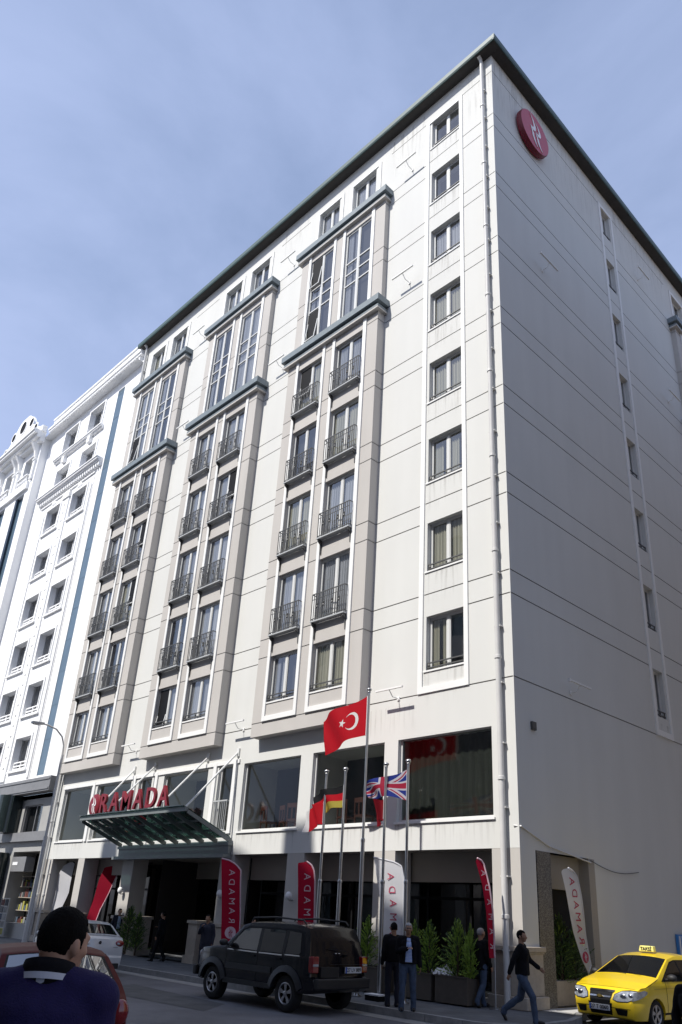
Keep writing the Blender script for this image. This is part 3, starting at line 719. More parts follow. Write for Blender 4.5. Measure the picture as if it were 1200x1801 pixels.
def wwin(a, c, b, t):
    o_ = MB(); a += OX; c += OX; y = .32; x0 = a; x1 = c
    for (u0, u1, v0, v1) in ((x0, x0+.06, b, t), (x1-.06, x1, b, t), (x0, x1, b, b+.06), (x0, x1, t-.06, t), ((x0+x1)/2-.04, (x0+x1)/2+.04, b, t)): o_.box(u0, u1, y-.012, y+.03, v0, v1, 0)
    o = o_.build('window', M['wwhite'], wh)
    p = MB(); p.face([(x0, y, b), (x1, y, b), (x1, y, t), (x0, y, t)]); p.build('pane', M['pane'], o)
    if b < 27:
        r = MB()
        for z in (b+.05, b+.22, b+.42): r.box(a+.05, c-.05, .10, .16, z, z+.06)
        for x in (a+.1, (a+c)/2, c-.1): r.box(x-.03, x+.03, .09, .15, b-.02, b+.44)
        r.build('railing', M['wwhite'], o)
for (a, c) in WC:
    for t, b in zip(wr_t, wr_b): wwin(a, c, b, t)
k = MB(); k.face([(-30.12+OX, .045, 7.6), (-29.25+OX, .045, 7.6), (-29.25+OX, .045, 32.7), (-30.12+OX, .045, 32.7)])
for z in [7.6+1.9*i for i in range(14)]: k.box(-30.12+OX, -29.25+OX, .036, .043, z, z+.03)
k.build('glass_strip', M['blueglass'], wh)
for (a, c) in ((-43.3, -41.7), (-46.9, -45.2), (-50.5, -48.8)):
    k = MB(); k.face([(a+OX+.25, -.34, 7.3), (c+OX, -.34, 7.3), (c+OX, -.34, 29), (a+OX+.25, -.34, 29)]); k.build('glass_strip', M['blueglass'], wh)
    k = MB(); k.box(a+OX, a+OX+.25, -.5, -.33, 7.3, 29); k.build('glass_return', mat('navy_panel', (.02,.035,.055), .3) if 'navy' not in M else M['navy'], wh)
# cornices and dentils
def run(name, x0, x1, prof, yb):
    """prof: list of (z0,z1,proj)"""
    k = MB()
    for (za, zb, pr) in prof: WB(k, x0, x1, yb-pr, yb+.01, za, zb)
    return k.build(name, M['wwhite'], wh)
def dent(x0, x1, z0, z1, yb, pr, step=.34, wd=.18):
    k = MB(); x = x0
    while x < x1: WB(k, x, x+wd, yb-pr, yb+.005, z0, z1); x += step
    return k.build('dentil_band', M['wwhite'], wh)
run('parapet', -40.55, -27.05, [(33.95, 34.12, .34), (34.12, 34.25, .42), (34.25, 35.1, .12), (35.1, 35.22, .20)], .02)
dent(-40.4, -27.2, 33.55, 33.94, .02, .26); run('cornice', -40.55, -27.05, [(33.42, 33.54, .10)], .02)
run('cornice', -39.4, -30.35, [(27.3, 27.42, .28), (27.42, 27.55, .40), (27.55, 27.62, .46)], .02); dent(-39.2, -30.5, 27.0, 27.29, .02, .22, .3, .16)
run('cornice', -38.4, -31.3, [(30.30, 30.42, .14), (30.42, 30.52, .24), (30.52, 30.60, .30)], .02)
run('cornice', -38.9, -31.0, [(26.75, 26.85, .08)], .02)
k = MB()
for x in (-34.72,):
    WB(k, x-.42, x+.42, -.06, .03, 7.6, 26.2); WB(k, x-.5, x+.5, -.14, .03, 26.2, 26.7)
    z = 8.4
    while z < 25.8: k.ell((x+OX, -.07, z), (.09, .05, .11), 8, 6); z += .62
for x in (-31.25, -38.2): WB(k, x-.12, x+.12, -.05, .03, 7.6, 26.0)
for (a, c) in WC: k.ell(((a+c)/2+OX-.2, -.0, 26.55), (.35,.10,.22), 10, 8); k.ell(((a+c)/2+OX-.2, -.02, 30.0), (.3,.10,.18), 10, 8); WB(k, (a+c)/2-.3, (a+c)/2+.1, -.22, .02, 29.8, 30.3)
for (a, c) in WC:                                        # architraves
    for t, b in zip(wr_t, wr_b): WB(k, a-.16, a-.001, -.045, .03, b-.05, t+.16); WB(k, c+.001, c+.14, -.045, .03, b-.05, t+.16); WB(k, a, c, -.045, .03, t+.001, t+.16); WB(k, a-.2, c+.2, -.10, .03, b-.14, b-.05)
k.build('stucco_ornament', M['wwhite'], wh)
# projecting left part: brackets, cornice, curved gable
run('cornice', -60, -40.3, [(32.9, 33.15, .35), (33.15, 33.4, .6), (33.4, 33.6, .85), (33.6, 33.75, .95)], -.55)
k = MB()
for x in (-41.0, -43.9, -44.7, -47.5, -48.3):
    k.prism([(x+OX-.13, -.55, 31.7), (x+OX-.13, -.75, 31.8), (x+OX-.13, -.85, 32.3), (x+OX-.13, -1.2, 32.9), (x+OX-.13, -.55, 32.9)], (.26, 0, 0)); WB(k, x-.17, x+.17, -.72, -.54, 29.9, 31.7); WB(k, x-.2, x+.2, -.78, -.54, 31.5, 31.62)
WB(k, -47.3, -41.2, -.75, -.54, 29.2, 29.8)
for x in [-46.9+.3*i for i in range(6)]+[-43.2+.3*i for i in range(6)]: k.lathe([(.05,0),(.09,.15),(.04,.35),(.07,.5)], 8, 0, 'z', (x+OX, -.70, 29.9))
for (a, c) in ((-46.9,-45.1), (-43.3,-41.5)): WB(k, a, c, -.80, -.60, 30.42, 30.52)
k.build('bracket', M['wwhite'], wh)
g = MB(); N = 40; prof = []
def gz(x):
    t = (x+44.6)
    base = 34.3
    return base + 2.6*math.exp(-(t/1.9)**4) + .75*math.exp(-((abs(t)-2.6)/.9)**2) - .1
prof = [(-50.2+(10.0)*i/N) for i in range(N+1)]
def circ(cx, cz, r): return (cx, cz, r)
circles = [(-44.6, 35.9, .55), (-42.9, 35.65, .36), (-46.3, 35.65, .36), (-41.7, 34.65, .30), (-47.5, 34.65, .30)]
for i in range(N):
    xa, xb = prof[i], prof[i+1]
    g.prism([(xa+OX, -.95, 33.7), (xb+OX, -.95, 33.7), (xb+OX, -.95, gz(xb)), (xa+OX, -.95, gz(xa))], (0, .35, 0))
o = g.build('gable', M['wwhite'], wh)
for (cx, cz, r) in circles:
    q = MB(); q.lathe([(r, -.03), (r+.12, -.03), (r+.12, .02), (r, .02)], 24, 0, 'y', (cx+OX, -.97, cz), cap=False); q.build('roundel_ring', M['wwhite'], o)
    q = MB(); q.lathe([(r, -.012), (r*.5, -.013)], 24, 0, 'y', (cx+OX, -.95, cz)); q.build('roundel', M['black'], o)
# lower storeys
k = MB(); WB(k, -60, -27.25, -.42, .1, 6.62, 7.34); WB(k, -60, -27.3, -.46, -.42, 6.70, 6.78); WB(k, -60, -27.3, -.46, -.42, 7.18, 7.26); k.build('fascia_band', M['fascia'], wh)
k = MB(); WB(k, -60, -27.1, -.10, .1, 4.28, 4.72); WB(k, -60,-27.1,.12,.3,6.4,6.62); k.build('sill_band', M['fascia'], wh)
k = MB(); sheet(k, 'f', .12, -60+OX, .5, -.2, 6.6, [(-30.9+OX, -28.7+OX, 4.72, 6.1, .3, 0, 1), (-34.2+OX, -32.6+OX, 4.72, 6.2, .3, 0, 1), (-31.1+OX, -27.95+OX, .5, 3.8, 1.2, 0, 1), (-36+OX, -33+OX, .0, 3.8, 1.2, 0, 1)], 0)
k.build('shop_wall', [M['greystone'], M['roomb']], wh, recalc=False)
for (a, c, b, t) in ((-30.9, -28.7, 4.72, 6.1), (-34.2, -32.6, 4.72, 6.2)):
    q = MB(); 
    for (u0,u1,v0,v1) in ((a,a+.06,b,t),(c-.06,c,b,t),(a+.06,c-.06,b,b+.06),(a+.06,c-.06,t-.06,t),((a+c)/2+.2,(a+c)/2+.26,b+.06,t-.06)): q.box(u0+OX,u1+OX,.2,.26,v0,v1)
    o = q.build('window', M['fascia'], wh); q = MB(); q.face([(a+OX,.24,b),(c+OX,.24,b),(c+OX,.24,t),(a+OX,.24,t)]); q.build('pane', M['pane'], o)
k = MB(); k.tube([(-31.95+OX, -.35, -.15), (-31.95+OX, -.35, 3.75)], .55, 20); k.tube([(-31.95+OX, -.35, 4.73), (-31.95+OX, -.35, 6.62)], .55, 20); WB(k, -32.6, -31.3, -.42, .2, 4.73, 6.61)
o = k.build('pillar', M['darkgreen'], wh); smooth_by_angle(o, 40)
# kiosk goods in the ground-floor opening: shutter box, shelves, newspaper rack
k = MB(); WB(k, -30.9, -29.2, .02, .5, 2.85, 3.55); o = k.build('shutter_box', M['fascia'], wh); k = MB(); WB(k, -30.7, -30.1, .005, .02, 3.15, 3.3); k.build('label_plate', M['white'], o)
rack = empty('newspaper_rack', (-29.9, -.25, -.15), label='newspaper rack with papers and yellow cards in front of the kiosk opening', cat='rack')
k = MB()
for x in (-.45, .0, .45): k.box(x-.015, x+.015, -.02, .02, .1, 1.75)
for z in (.1, .42, .74, 1.06, 1.38, 1.73): k.box(-.45, .45, -.02, .02, z-.012, z+.012)
k.build('frame', M['upvcg'], rack)
pal = [mat('paper_pale', (.28,.28,.27), .8), mat('paper_yellow', (.34,.32,.07), .8), mat('paper_dark', (.04,.045,.05), .8), mat('paper_red', (.14,.045,.035), .8), mat('paper_blue', (.07,.10,.14), .8)]
for iz, z in enumerate((.13, .45, .77, 1.09, 1.41)):
    for ix, x in enumerate((-.43, .02)):
        q = MB(); q.box(x+.02, x+.38, -.035, -.02, z, z+.27); o = q.build('newspaper', pal[[1,1,2,0,4,0,2,0,3,2][(iz*2+ix)%10]], rack)
        q = MB()
        for l in range(4): q.box(x+.05, x+.34, -.038, -.0352, z+.04+l*.055, z+.06+l*.055)
        q.build('print', pal[2 if (iz+ix) % 3 else 0], o)
shelf = empty('shop_shelf', (-29.5, .75, -.15), label='shelves of small goods inside the kiosk opening', cat='shelf')
k = MB()
for z in (.6, 1.2, 1.8, 2.3, 2.8): k.box(-1.4, 1.4, 0, .35, z, z+.03)
k.build('shelf_board', M['stone'], shelf)
rr = random.Random(3); k = MB()
for z in (.63, 1.23, 1.83, 2.33):
    x = -1.35
    while x < 1.3:
        w_ = rr.uniform(.06, .2); k = MB(); k.box(x, x+w_, .02, .25, z, z+rr.uniform(.15, .42)); k.build('goods', pal[rr.randrange(5)], shelf); x += w_+.05
pass
# ------------------------------------------------------------------ streets
def flat(name, pts, z, m, kind='structure', th=0.0):
    k = MB()
    if th: k.prism([(x, y, z-th) for x, y in pts], (0, 0, th))
    else: k.face([(x, y, z) for x, y in pts])
    o = k.build(name, m); 
    bm = bmesh.new(); bm.from_mesh(o.data)
    for f in bm.faces:
        if abs(f.normal.z) > .9 and not th and f.normal.z < 0: f.normal_flip()
    bm.to_mesh(o.data); bm.free()
    return tag(o, kind=kind)
flat('ground', [(-900,-900),(900,-900),(900,900),(-900,900)], -.36, M['ground'])
flat('road', [(-200,-14.4),(-200,-3.0),(.55,-3.0),(.84,-2.2),(.84,120),(12,120),(12,-3),(120,-3),(120,-14.4)], -.30, M['asphalt'])
arc = [(.55+1.1*math.sin(a)-.05, -2.0-1.0*math.cos(a)) for a in [i*PI/2/10 for i in range(11)]]
walk = [(-200,-2.86)]+[(x-.13 if i > 3 else x, y+.14 if i < 8 else y) for i, (x, y) in enumerate(arc)]+[(1.40,-.6),(1.1,.3),(.70,1.0),(.70,120),(-.02,120),(-.02,0.0),(-26.8,0),(-26.8,.12),(-200,.12)]
flat('sidewalk', walk, -.155, M['paving'], th=.2)
flat('side_sunlit_pavement', [(.01,.45),(.90,.55),(.69,1.02),(.69,60),(.01,60)], -.150, mat('sunlit_patch_concrete', (.46,.45,.43), .8, var=.12, vscale=3, bump=.2))  # pale slab added; its light colour gives the sunlit patch on the pavement
kb = MB()
line = [(-200,-3.0)]+arc+[(1.54,-.6),(1.24,.33),(.84,1.05),(.84,120)]
inner = [(-200,-2.86)]+[(x-.13 if i > 3 else x, y+.14 if i < 8 else y) for i, (x, y) in enumerate(arc)]+[(1.40,-.6),(1.1,.3),(.70,1.0),(.70,120)]
def seg_pts(A, B):
    out = []
    for i in range(len(A)-1):
        n = max(1, int((Vector(A[i+1])-Vector(A[i])).length/1.0)) if i < 1 or i > len(A)-3 else 1
        if n > 70: 
            out.append((A[i], B[i], Vector(A[i]).lerp(Vector(A[i+1]), 1-60/n) if i < 1 else Vector(A[i]).lerp(Vector(A[i+1]), 60/n), None))
        out.append((A[i], A[i+1], B[i], B[i+1]))
    return [q for q in out if q[3] is not None]
for (a0, a1, b0, b1) in seg_pts(line, inner):
    L_ = (Vector(a1)-Vector(a0)).length; n = int(L_/1.0) if L_ > 3 else 1; n = min(max(n, 1), 200)
    for i in range(n):
        t0, t1 = i/n, (i+1)/n-(.012/L_ if n > 1 else 0)
        p = [Vector(a0).lerp(Vector(a1), t0), Vector(a0).lerp(Vector(a1), t1), Vector(b0).lerp(Vector(b1), t1), Vector(b0).lerp(Vector(b1), t0)]
        kb.prism([(q.x, q.y, -.33) for q in p], (0, 0, .33-.150))
tag(kb.build('kerb', M['kerb']), kind='structure')
flat('gutter', [(-200,-3.55),(-200,-3.005),(.5,-3.005),(1.3,-2.55),(1.62,-2.0),(2.0,-2.2),(1.7,-2.9),(.8,-3.5)], -.294, M['gutter'])
flat('near_sidewalk', [(-200,-14.55),(-200,-24),(120,-24),(120,-14.55)], -.165, M['paving'], th=.2)
k = MB()
for i in range(160): k.box(-80+i, -80+i+.988, -14.55, -14.4, -.34, -.16)
tag(k.build('near_kerb', M['kerb']), kind='structure')
flat('far_sidewalk', [(12.1,-2.8),(60,-2.8),(60,60),(12.1,60)], -.16, M['paving'], th=.2)
# worn pale patches and a drain on the road
pt = mat('road_repair', (.075,.076,.078), .85, var=.3, vscale=2, bump=.3)
flat('road_repair', [(-9,-4.9),(-4.5,-5.2),(-3.6,-6.4),(-8.2,-6.6)], -.2945, pt)
flat('road_repair', [(-16,-5.2),(-11.6,-5.5),(-11.8,-7.2),(-15.5,-7.1)], -.2945, pt)
# ------------------------------------------------------------------ opposite side of the street (behind the camera): casts the shade
def opp(name, x0, x1, y, h, label, col, seed):
    b = empty(name, (x0, y, -.16), label=label, cat='building'); rr = random.Random(seed)
    W = x1-x0; hs = []
    nx = max(2, int(W/3.2)); nz = int((h-4)/3.2)
    for i in range(nx):
        for j in range(nz):
            u = W*(i+.5)/nx; hs.append((u-.75, u+.75, 4.6+j*3.2, 6.3+j*3.2, .25, 0, 1))
    for i in range(nx): u = W*(i+.5)/nx; hs.append((u-1.2, u+1.2, .4, 3.2, .4, 0, 1))
    m = MB(); sheet(m, 'b', 0, 0, W, 0, h, hs, 0)
    m.face([(0,0,0),(0,-14,0),(0,-14,h),(0,0,h)]); m.face([(W,0,0),(W,-14,0),(W,-14,h),(W,0,h)]); m.face([(0,0,h),(W,0,h),(W,-14,h),(0,-14,h)]); m.face([(0,-14,0),(W,-14,0),(W,-14,h),(0,-14,h)])
    m.build('wall', [plaster(name+'_plaster', col, .04), M['blueglass']], b, recalc=False)
    return b
YO = -24.0
SUNV = Vector((-.20, -1.0)); EL = math.radians(50)
TE = math.tan(EL)*math.sqrt(1+.04)
hA = 1.42+24.0*TE
oA = opp('apartment_building', -36.6, -4.9, YO, hA+.16, 'long cream apartment block across the street casting the shade', (.33,.345,.365), 1)
oB = opp('office_building', -4.86, 34, YO, hA-.75+.16, 'slightly lower brown office block across the street', (.30,.24,.20), 2)
oC = opp('corner_shade_block', 0, 60, 0, 29, 'unseen tan corner block added beyond the side street to shade the side wall', (.40,.30,.20), 5); oC.rotation_euler = (0, 0, PI/2); oC.location = (14.2, 0.5, -.16)  # unseen block, added to hold sky light off the hotel's side wall
for (xa, xb, zt) in ((-14.0, -12.6, 2.9), (-26.3, -25.0, 2.75)):  # unseen roof shapes added to throw shadow bars on the hotel beam
    k = MB(); k.box(xa+36.6, xb+36.6, -1.2, -.0, hA+.16, hA+.16+zt); k.build('shadow_chimney', M['stone'], oA)
k = MB(); k.prism([(x_+36.6, -.6, hA+z_) for x_, z_ in ((-17.0,.16),(-14.6,.16),(-14.6,2.1),(-15.3,2.5),(-16.4,3.0),(-17.6,3.2),(-17.6,.16))][1:], (0, -3, 0)); k.build('shadow_penthouse', M['stone'], oA)
# ------------------------------------------------------------------ street lamp
sl_ = empty('street_lamp', (-21.7, -2.5, -.15), label='tall grey curved street lamp at the kerb in front of the white building', cat='street lamp')
k = MB(); k.tube([(0,0,0),(0,0,1.2)], .11, 14); k.tube([(0,0,1.2),(0,0,4.2)], .085, 14); k.tube([(0,0,4.2),(0,0,7.6)], .06, 14); k.lathe([(.16,0),(.16,.05),(.12,.07)], 14, 0, 'z')
k.tube([(0,0,7.6),(0,-.04,8.0),(0,-.18,8.35),(0,-.5,8.62),(0,-.9,8.72),(0,-1.15,8.74)], .035, 10)
o = k.build('pole', M['pipe'], sl_); smooth_by_angle(o, 40)
k = MB(); k.prism([(-.09,-1.1,8.70),(-.12,-1.35,8.68),(-.10,-1.62,8.67),(.10,-1.62,8.67),(.12,-1.35,8.68),(.09,-1.1,8.70)], (0,0,.09)); k.build('lamp_head', M['upvcg'], sl_)
k = MB(); k.box(-.07,.07,-1.55,-1.28,8.64,8.672); k.build('lamp_lens', M['white'], sl_)
# ------------------------------------------------------------------ planters and conifers
leafm = [mat('leaf_light', (.24,.36,.05), .6, var=.3, vscale=6), mat('leaf_dark', (.06,.11,.025), .6, var=.3, vscale=6)]
bark = mat('bark_brown', (.09,.06,.04), .9, var=.3, vscale=10)
plm = mat('planter_brown', (.085,.07,.055), .7, var=.15, vscale=3, bump=.2)
def planter(x0, x1, y0, y1, label, z0=-.15, h=.58):
    p = empty('planter_box', ((x0+x1)/2, (y0+y1)/2, z0), label=label, cat='planter', group='planter boxes along the arcade'); w2, d2 = (x1-x0)/2, (y1-y0)/2
    k = MB(); t = .05
    k.box(-w2, w2, -d2, -d2+t, .03, h); k.box(-w2, w2, d2-t, d2, .03, h); k.box(-w2, -w2+t, -d2+t, d2-t, .03, h); k.box(w2-t, w2, -d2+t, d2-t, .03, h); k.box(-w2-.015, w2+.015, -d2-.015, -d2+t+.01, h, h+.03)
    k.box(-w2-.015, w2+.015, d2-t-.01, d2+.015, h, h+.03); k.build('box', plm, p)
    k = MB(); k.box(-w2+t, w2-t, -d2+t, d2-t, .1, h-.06); k.build('soil', mat('soil', (.03,.022,.016), .95) if 'soil' not in M else M['soil'], p)
M['soil'] = mat('soil', (.03,.022,.016), .95)
planter(-3.15, -2.05, -.95, -.40, 'dark brown planter box left of the gap, behind the white feather flag')
planter(-1.92, -.95, -.95, -.40, 'dark brown planter box next to the corner column')
planter(-5.2, -3.75, -.95, -.40, 'dark brown planter box behind the flagpoles')
_con = []
def conifer(x, y, z, h, r, label, seed, light=.5, group='small conifers in the planters'):
    rr = random.Random(seed); p = empty('conifer', (x, y, z), label=label, cat='conifer', group=group)
    k = MB(); k.tube([(0,0,0),(.01,0,h*.5),(0,0,h*.9)], [.03,.02,.006], 7); k.build('trunk', bark, p)
    k = MB()
    for b in range(int(260*h)):
        t = rr.random(); zz = h*(.10+.9*t); rad = r*1.15*(1-t**2.2)**.9*(.8+.3*math.sin(b)); a = rr.random()*2*PI; rad *= rr.choice((.55,.8,1,1.05,1.3))
        tip = Vector((math.cos(a)*rad, math.sin(a)*rad, zz+rr.uniform(.0,.22))); base = Vector((math.cos(a)*rad*.15, math.sin(a)*rad*.15, zz-.06))
        lm = 0 if rr.random() < light else 1
        for q in range(11):
            f = rr.uniform(.25, 1.1); c = base.lerp(tip, f); n = Vector((rr.uniform(-1,1), rr.uniform(-1,1), rr.uniform(-.4,1))).normalized()
            u = n.orthogonal().normalized()*rr.uniform(.010,.020); v = (tip-base).normalized()*rr.uniform(.025,.05)+n*.02
            k.face([c-u, c+u, c+u*.2+v, c-u*.2+v], lm)
    k.build('crown', leafm, p); return p
conifer(-4.55, -.62, .3, 1.15, .33, 'bright green conifer behind the flagpoles', 1, .7)
conifer(-2.88, -.62, .3, 1.12, .24, 'bright green conifer showing just right of the standing man', 2, .75)
conifer(-2.35, -.66, .3, 1.15, .34, 'green conifer right of the standing man, second from him', 3, .6)
conifer(-1.45, -.66, .3, 1.22, .36, 'fullest green conifer in the planter by the corner column', 4, .65)
conifer(-1.02, -.72, .3, 1.1, .17, 'narrow yellowish conifer touching the corner column', 5, .9)
conifer(-.28, 2.1, .25, 1.5, .5, 'dark leafy shrub in the shaded recess on the side street', 6, .12)
conifer(-.28, 2.75, .25, 1.25, .4, 'smaller dark shrub at the back of the side street recess', 7, .1)
conifer(-17.6, -.35, -.1, 1.5, .4, 'dark conifer at the arcade beyond the white car', 8, .15)
conifer(-16.8, -.4, -.1, 1.3, .35, 'dark conifer beside the entrance, right of the white car', 9, .15)
sk = empty('plastic_bag', (-2.0, -.72, .44), label='crumpled white plastic sheet lying between the two planters', cat='plastic bag')
k = MB(); N_ = 14
P_ = [[(-.05+.48*i/N_, -.22+.42*j/N_, .10*noise.noise(Vector((i*.6, j*.5, 3)))*2+.12*math.sin(PI*i/N_)*math.sin(PI*j/N_)+.03) for j in range(N_+1)] for i in range(N_+1)]
for i in range(N_):
    for j in range(N_): k.face([P_[i][j], P_[i+1][j], P_[i+1][j+1], P_[i][j+1]])
k.build('sheet', M['white'], sk)
bx_ = empty('floor_box', (-2.75, -2.15, -.15), label='small black box with a white top at the foot of the flagpoles', cat='box')
k = MB(); k.box(-.22,.22,-.12,.12,0,.11); k.build('body', M['black'], bx_); k = MB(); k.box(-.23,.23,-.13,.13,.11,.14); k.build('lid', M['white'], bx_)
# blue board on the far part of the side wall
bb = empty('notice_board', (0.0, 8.6, -.15), label='blue and white striped board leaning on the side wall beyond the taxi', cat='board')
k = MB(); k.box(.02,.10,-.35,.6,.1,1.75); k.build('panel', mat('board_blue', (.05,.22,.55), .4), bb)
for q in (-.28, -.1, .1, .3): k = MB(); k.box(.10,.112,q,q+.08,.15,1.7); k.build('stripe', M['white'], bb)
# ------------------------------------------------------------------ flagpoles and flags
POLES = [(-5.20, 5.45), (-4.42, 5.45), (-3.62, 7.62), (-2.86, 5.44), (-2.07, 5.45)]
desc = ['short steel flagpole furthest left, nearest the entrance', 'short steel flagpole carrying the black red gold flag', 'tallest steel flagpole, in the middle of the row', 'short steel flagpole just right of the tallest one', 'short steel flagpole at the right end, carrying the blue cross flag']
for i, (x, zt) in enumerate(POLES):
    p = empty('flagpole', (x, -1.9, -.15), label=desc[i], cat='flagpole', group='flagpoles in front of the hotel'); H = zt+.15
    k = MB(); k.tube([(0,0,0),(0,0,H*.47)], .052, 16); k.lathe([(.052,0),(.058,.01),(.058,.06),(.04,.09)], 16, 0, 'z', (0,0,H*.47-.05)); k.tube([(0,0,H*.47),(0,0,H-.1)], .036, 16)
    o = k.build('pole', M['steel'], p); smooth_by_angle(o, 40)
    k = MB(); k.ell((0,0,H-.03), (.075,.075,.05), 16, 10); k.lathe([(.045,0),(.05,.03),(.03,.05)], 12, 0, 'z', (0,0,H-.12)); k.build('finial', M['steel'], p, smooth=True)
    k = MB(); k.lathe([(.13,0),(.13,.02),(.07,.025),(.06,.06)], 16, 0, 'z'); k.build('base_plate', M['steel'], p)
    k = MB(); k.tube([(.045,-.03,1.0),(.05,-.035,H*.5),(.045,-.03,H-.2)], .005, 5); k.box(.035,.065,-.05,-.02,1.0,1.12); k.build('halyard', M['upvcg'], p)
def cloth_mat(name, c, tr=.45):
    m, nt, b = newmat(name); b.inputs['Base Color'].default_value = (*c, 1); b.inputs['Roughness'].default_value = .75; b.inputs['Specular IOR Level'].default_value = .2
    t = nt.nodes.new('ShaderNodeBsdfTranslucent'); t.inputs['Color'].default_value = (*c, 1); mx = nt.nodes.new('ShaderNodeMixShader'); mx.inputs[0].default_value = tr
    nt.links.new(b.outputs[0], mx.inputs[1]); nt.links.new(t.outputs[0], mx.inputs[2]); nt.links.new(mx.outputs[0], nt.nodes['Material Output'].inputs['Surface']); return m
FR = cloth_mat('flag_red', (.46,.006,.016)); FWt = cloth_mat('flag_white', (.72,.72,.72)); FBk = cloth_mat('flag_black', (.012,.012,.014)); FG = cloth_mat('flag_gold', (.42,.34,.06)); FBl = cloth_mat('flag_blue', (.02,.035,.22))
def flag(x, z0, z1, L, pat, mats, label, drop, wave, seed, cat='flag', nx=150, ny=100, back=0.0, taper=0.0):
    """hoist edge at the pole from z1 (top) down to z0, flying towards -x"""
    f = empty('flag', (x-.05, -1.9, z1), label=label, cat=cat); mb = MB(); Hh = z1-z0
    P = []
    for i in range(nx+1):
        s = i/nx; col = []
        for j in range(ny+1):
            t = j/ny
            xx = -L*s*(1-.10*wave*s*t); zz = -Hh*t*(1-taper*s)-drop*s**1.3*(1-.15*t)-.03*math.sin(s*7+t*2)*wave
            yy = wave*(.13*math.sin(s*6.5+t*1.8+seed)*s**.6+.05*math.sin(s*14+t*4+seed*2)*s)+back*s+.05*t*math.sin(s*3)
            col.append((xx, yy, zz))
        P.append(col)
    i0 = 0
    for i in range(nx+1): mb.v += P[i]
    for i in range(nx):
        for j in range(ny):
            mb.f.append((i*(ny+1)+j, (i+1)*(ny+1)+j, (i+1)*(ny+1)+j+1, i*(ny+1)+j+1)); mb.m.append(pat((i+.5)/nx*L/Hh, 1-(j+.5)/ny, (i+.5)/nx))
    mb.build('cloth', mats, f, smooth=True, recalc=False)
    k = MB(); k.box(.0, .05, -.012, .012, -Hh+.02, -.02); k.build('hoist_band', FWt, f)
    return f
def turk(u, v, s):
    cx, cy = .62, .5
    if s < .02: return 1
    d1 = math.hypot(u-cx-.0, v-cy); d2 = math.hypot(u-cx-.0625, v-cy)
    if d1 < .25 and d2 > .20: return 1
    # star
    px, py = u-(cx+.333), v-cy; r = math.hypot(px, py)
    if r < .125:
        a = (math.atan2(py, px)+PI) % (2*PI/5); a = min(a, 2*PI/5-a)
        ri = .125*math.cos(PI*2/5)/math.cos(PI/5) 
        # edge from outer tip (a=0,r=.125) to inner (a=pi/5,r=ri)
        x0, y0 = .125, 0; x1, y1 = ri*math.cos(PI/5), ri*math.sin(PI/5); qx, qy = r*math.cos(a), r*math.sin(a)
        if (x1-x0)*(qy-y0)-(y1-y0)*(qx-x0) > 0: return 1
    return 0
def german(u, v, s): return 0 if v > .667 else (1 if v > .333 else 2)
def uk(u, v, s):
    x = s*2-1; y = v*2-1; X = x*1.0; Y = y
    if abs(x) < .10 or abs(y) < .20: return 1
    if abs(x) < .167 or abs(y) < .333: return 2
    d = abs(abs(X)-abs(Y)); sgn = (x*y > 0)
    k1 = (Y-X if sgn else Y+X)
    if abs(k1) < .22:
        if (k1 > 0.0) == (X > 0) and abs(k1) < .13: return 1
        return 2
    return 0
flag(-3.62, 6.32, 7.42, 2.12, turk, [FR, FWt], 'large red flag with white crescent and star on the tallest pole', .42, 1.0, .6, nx=230, ny=150, back=.15)
flag(-4.42, 4.40, 5.0, 1.45, german, [FBk, FR, FG], 'black, red and gold striped flag on the second pole', .22, 1.0, 1.4, back=.1)
flag(-2.07, 4.45, 5.2, 1.75, uk, [FBl, cloth_mat('flag_faded_red', (.34,.02,.05)), cloth_mat('flag_pale', (.5,.48,.54))], 'blue flag with red and white crosses on the right-hand pole', .28, 1.0, .2, nx=180, ny=110, back=.12, taper=.55)
flag(-5.20, 3.98, 4.6, .8, lambda u, v, s: 1 if s > .86 else 0, [FR, FWt], 'limp red and white flag half hidden behind the striped flag', .25, 1.0, 2.2, nx=50, ny=40)
flag(-2.86, 3.98, 4.55, .36, lambda u, v, s: 0, [cloth_mat('flag_dark_red', (.22,.006,.015)), FWt], 'limp dark red flag hanging below the blue cross flag', .16, 1.3, .9, nx=40, ny=40)
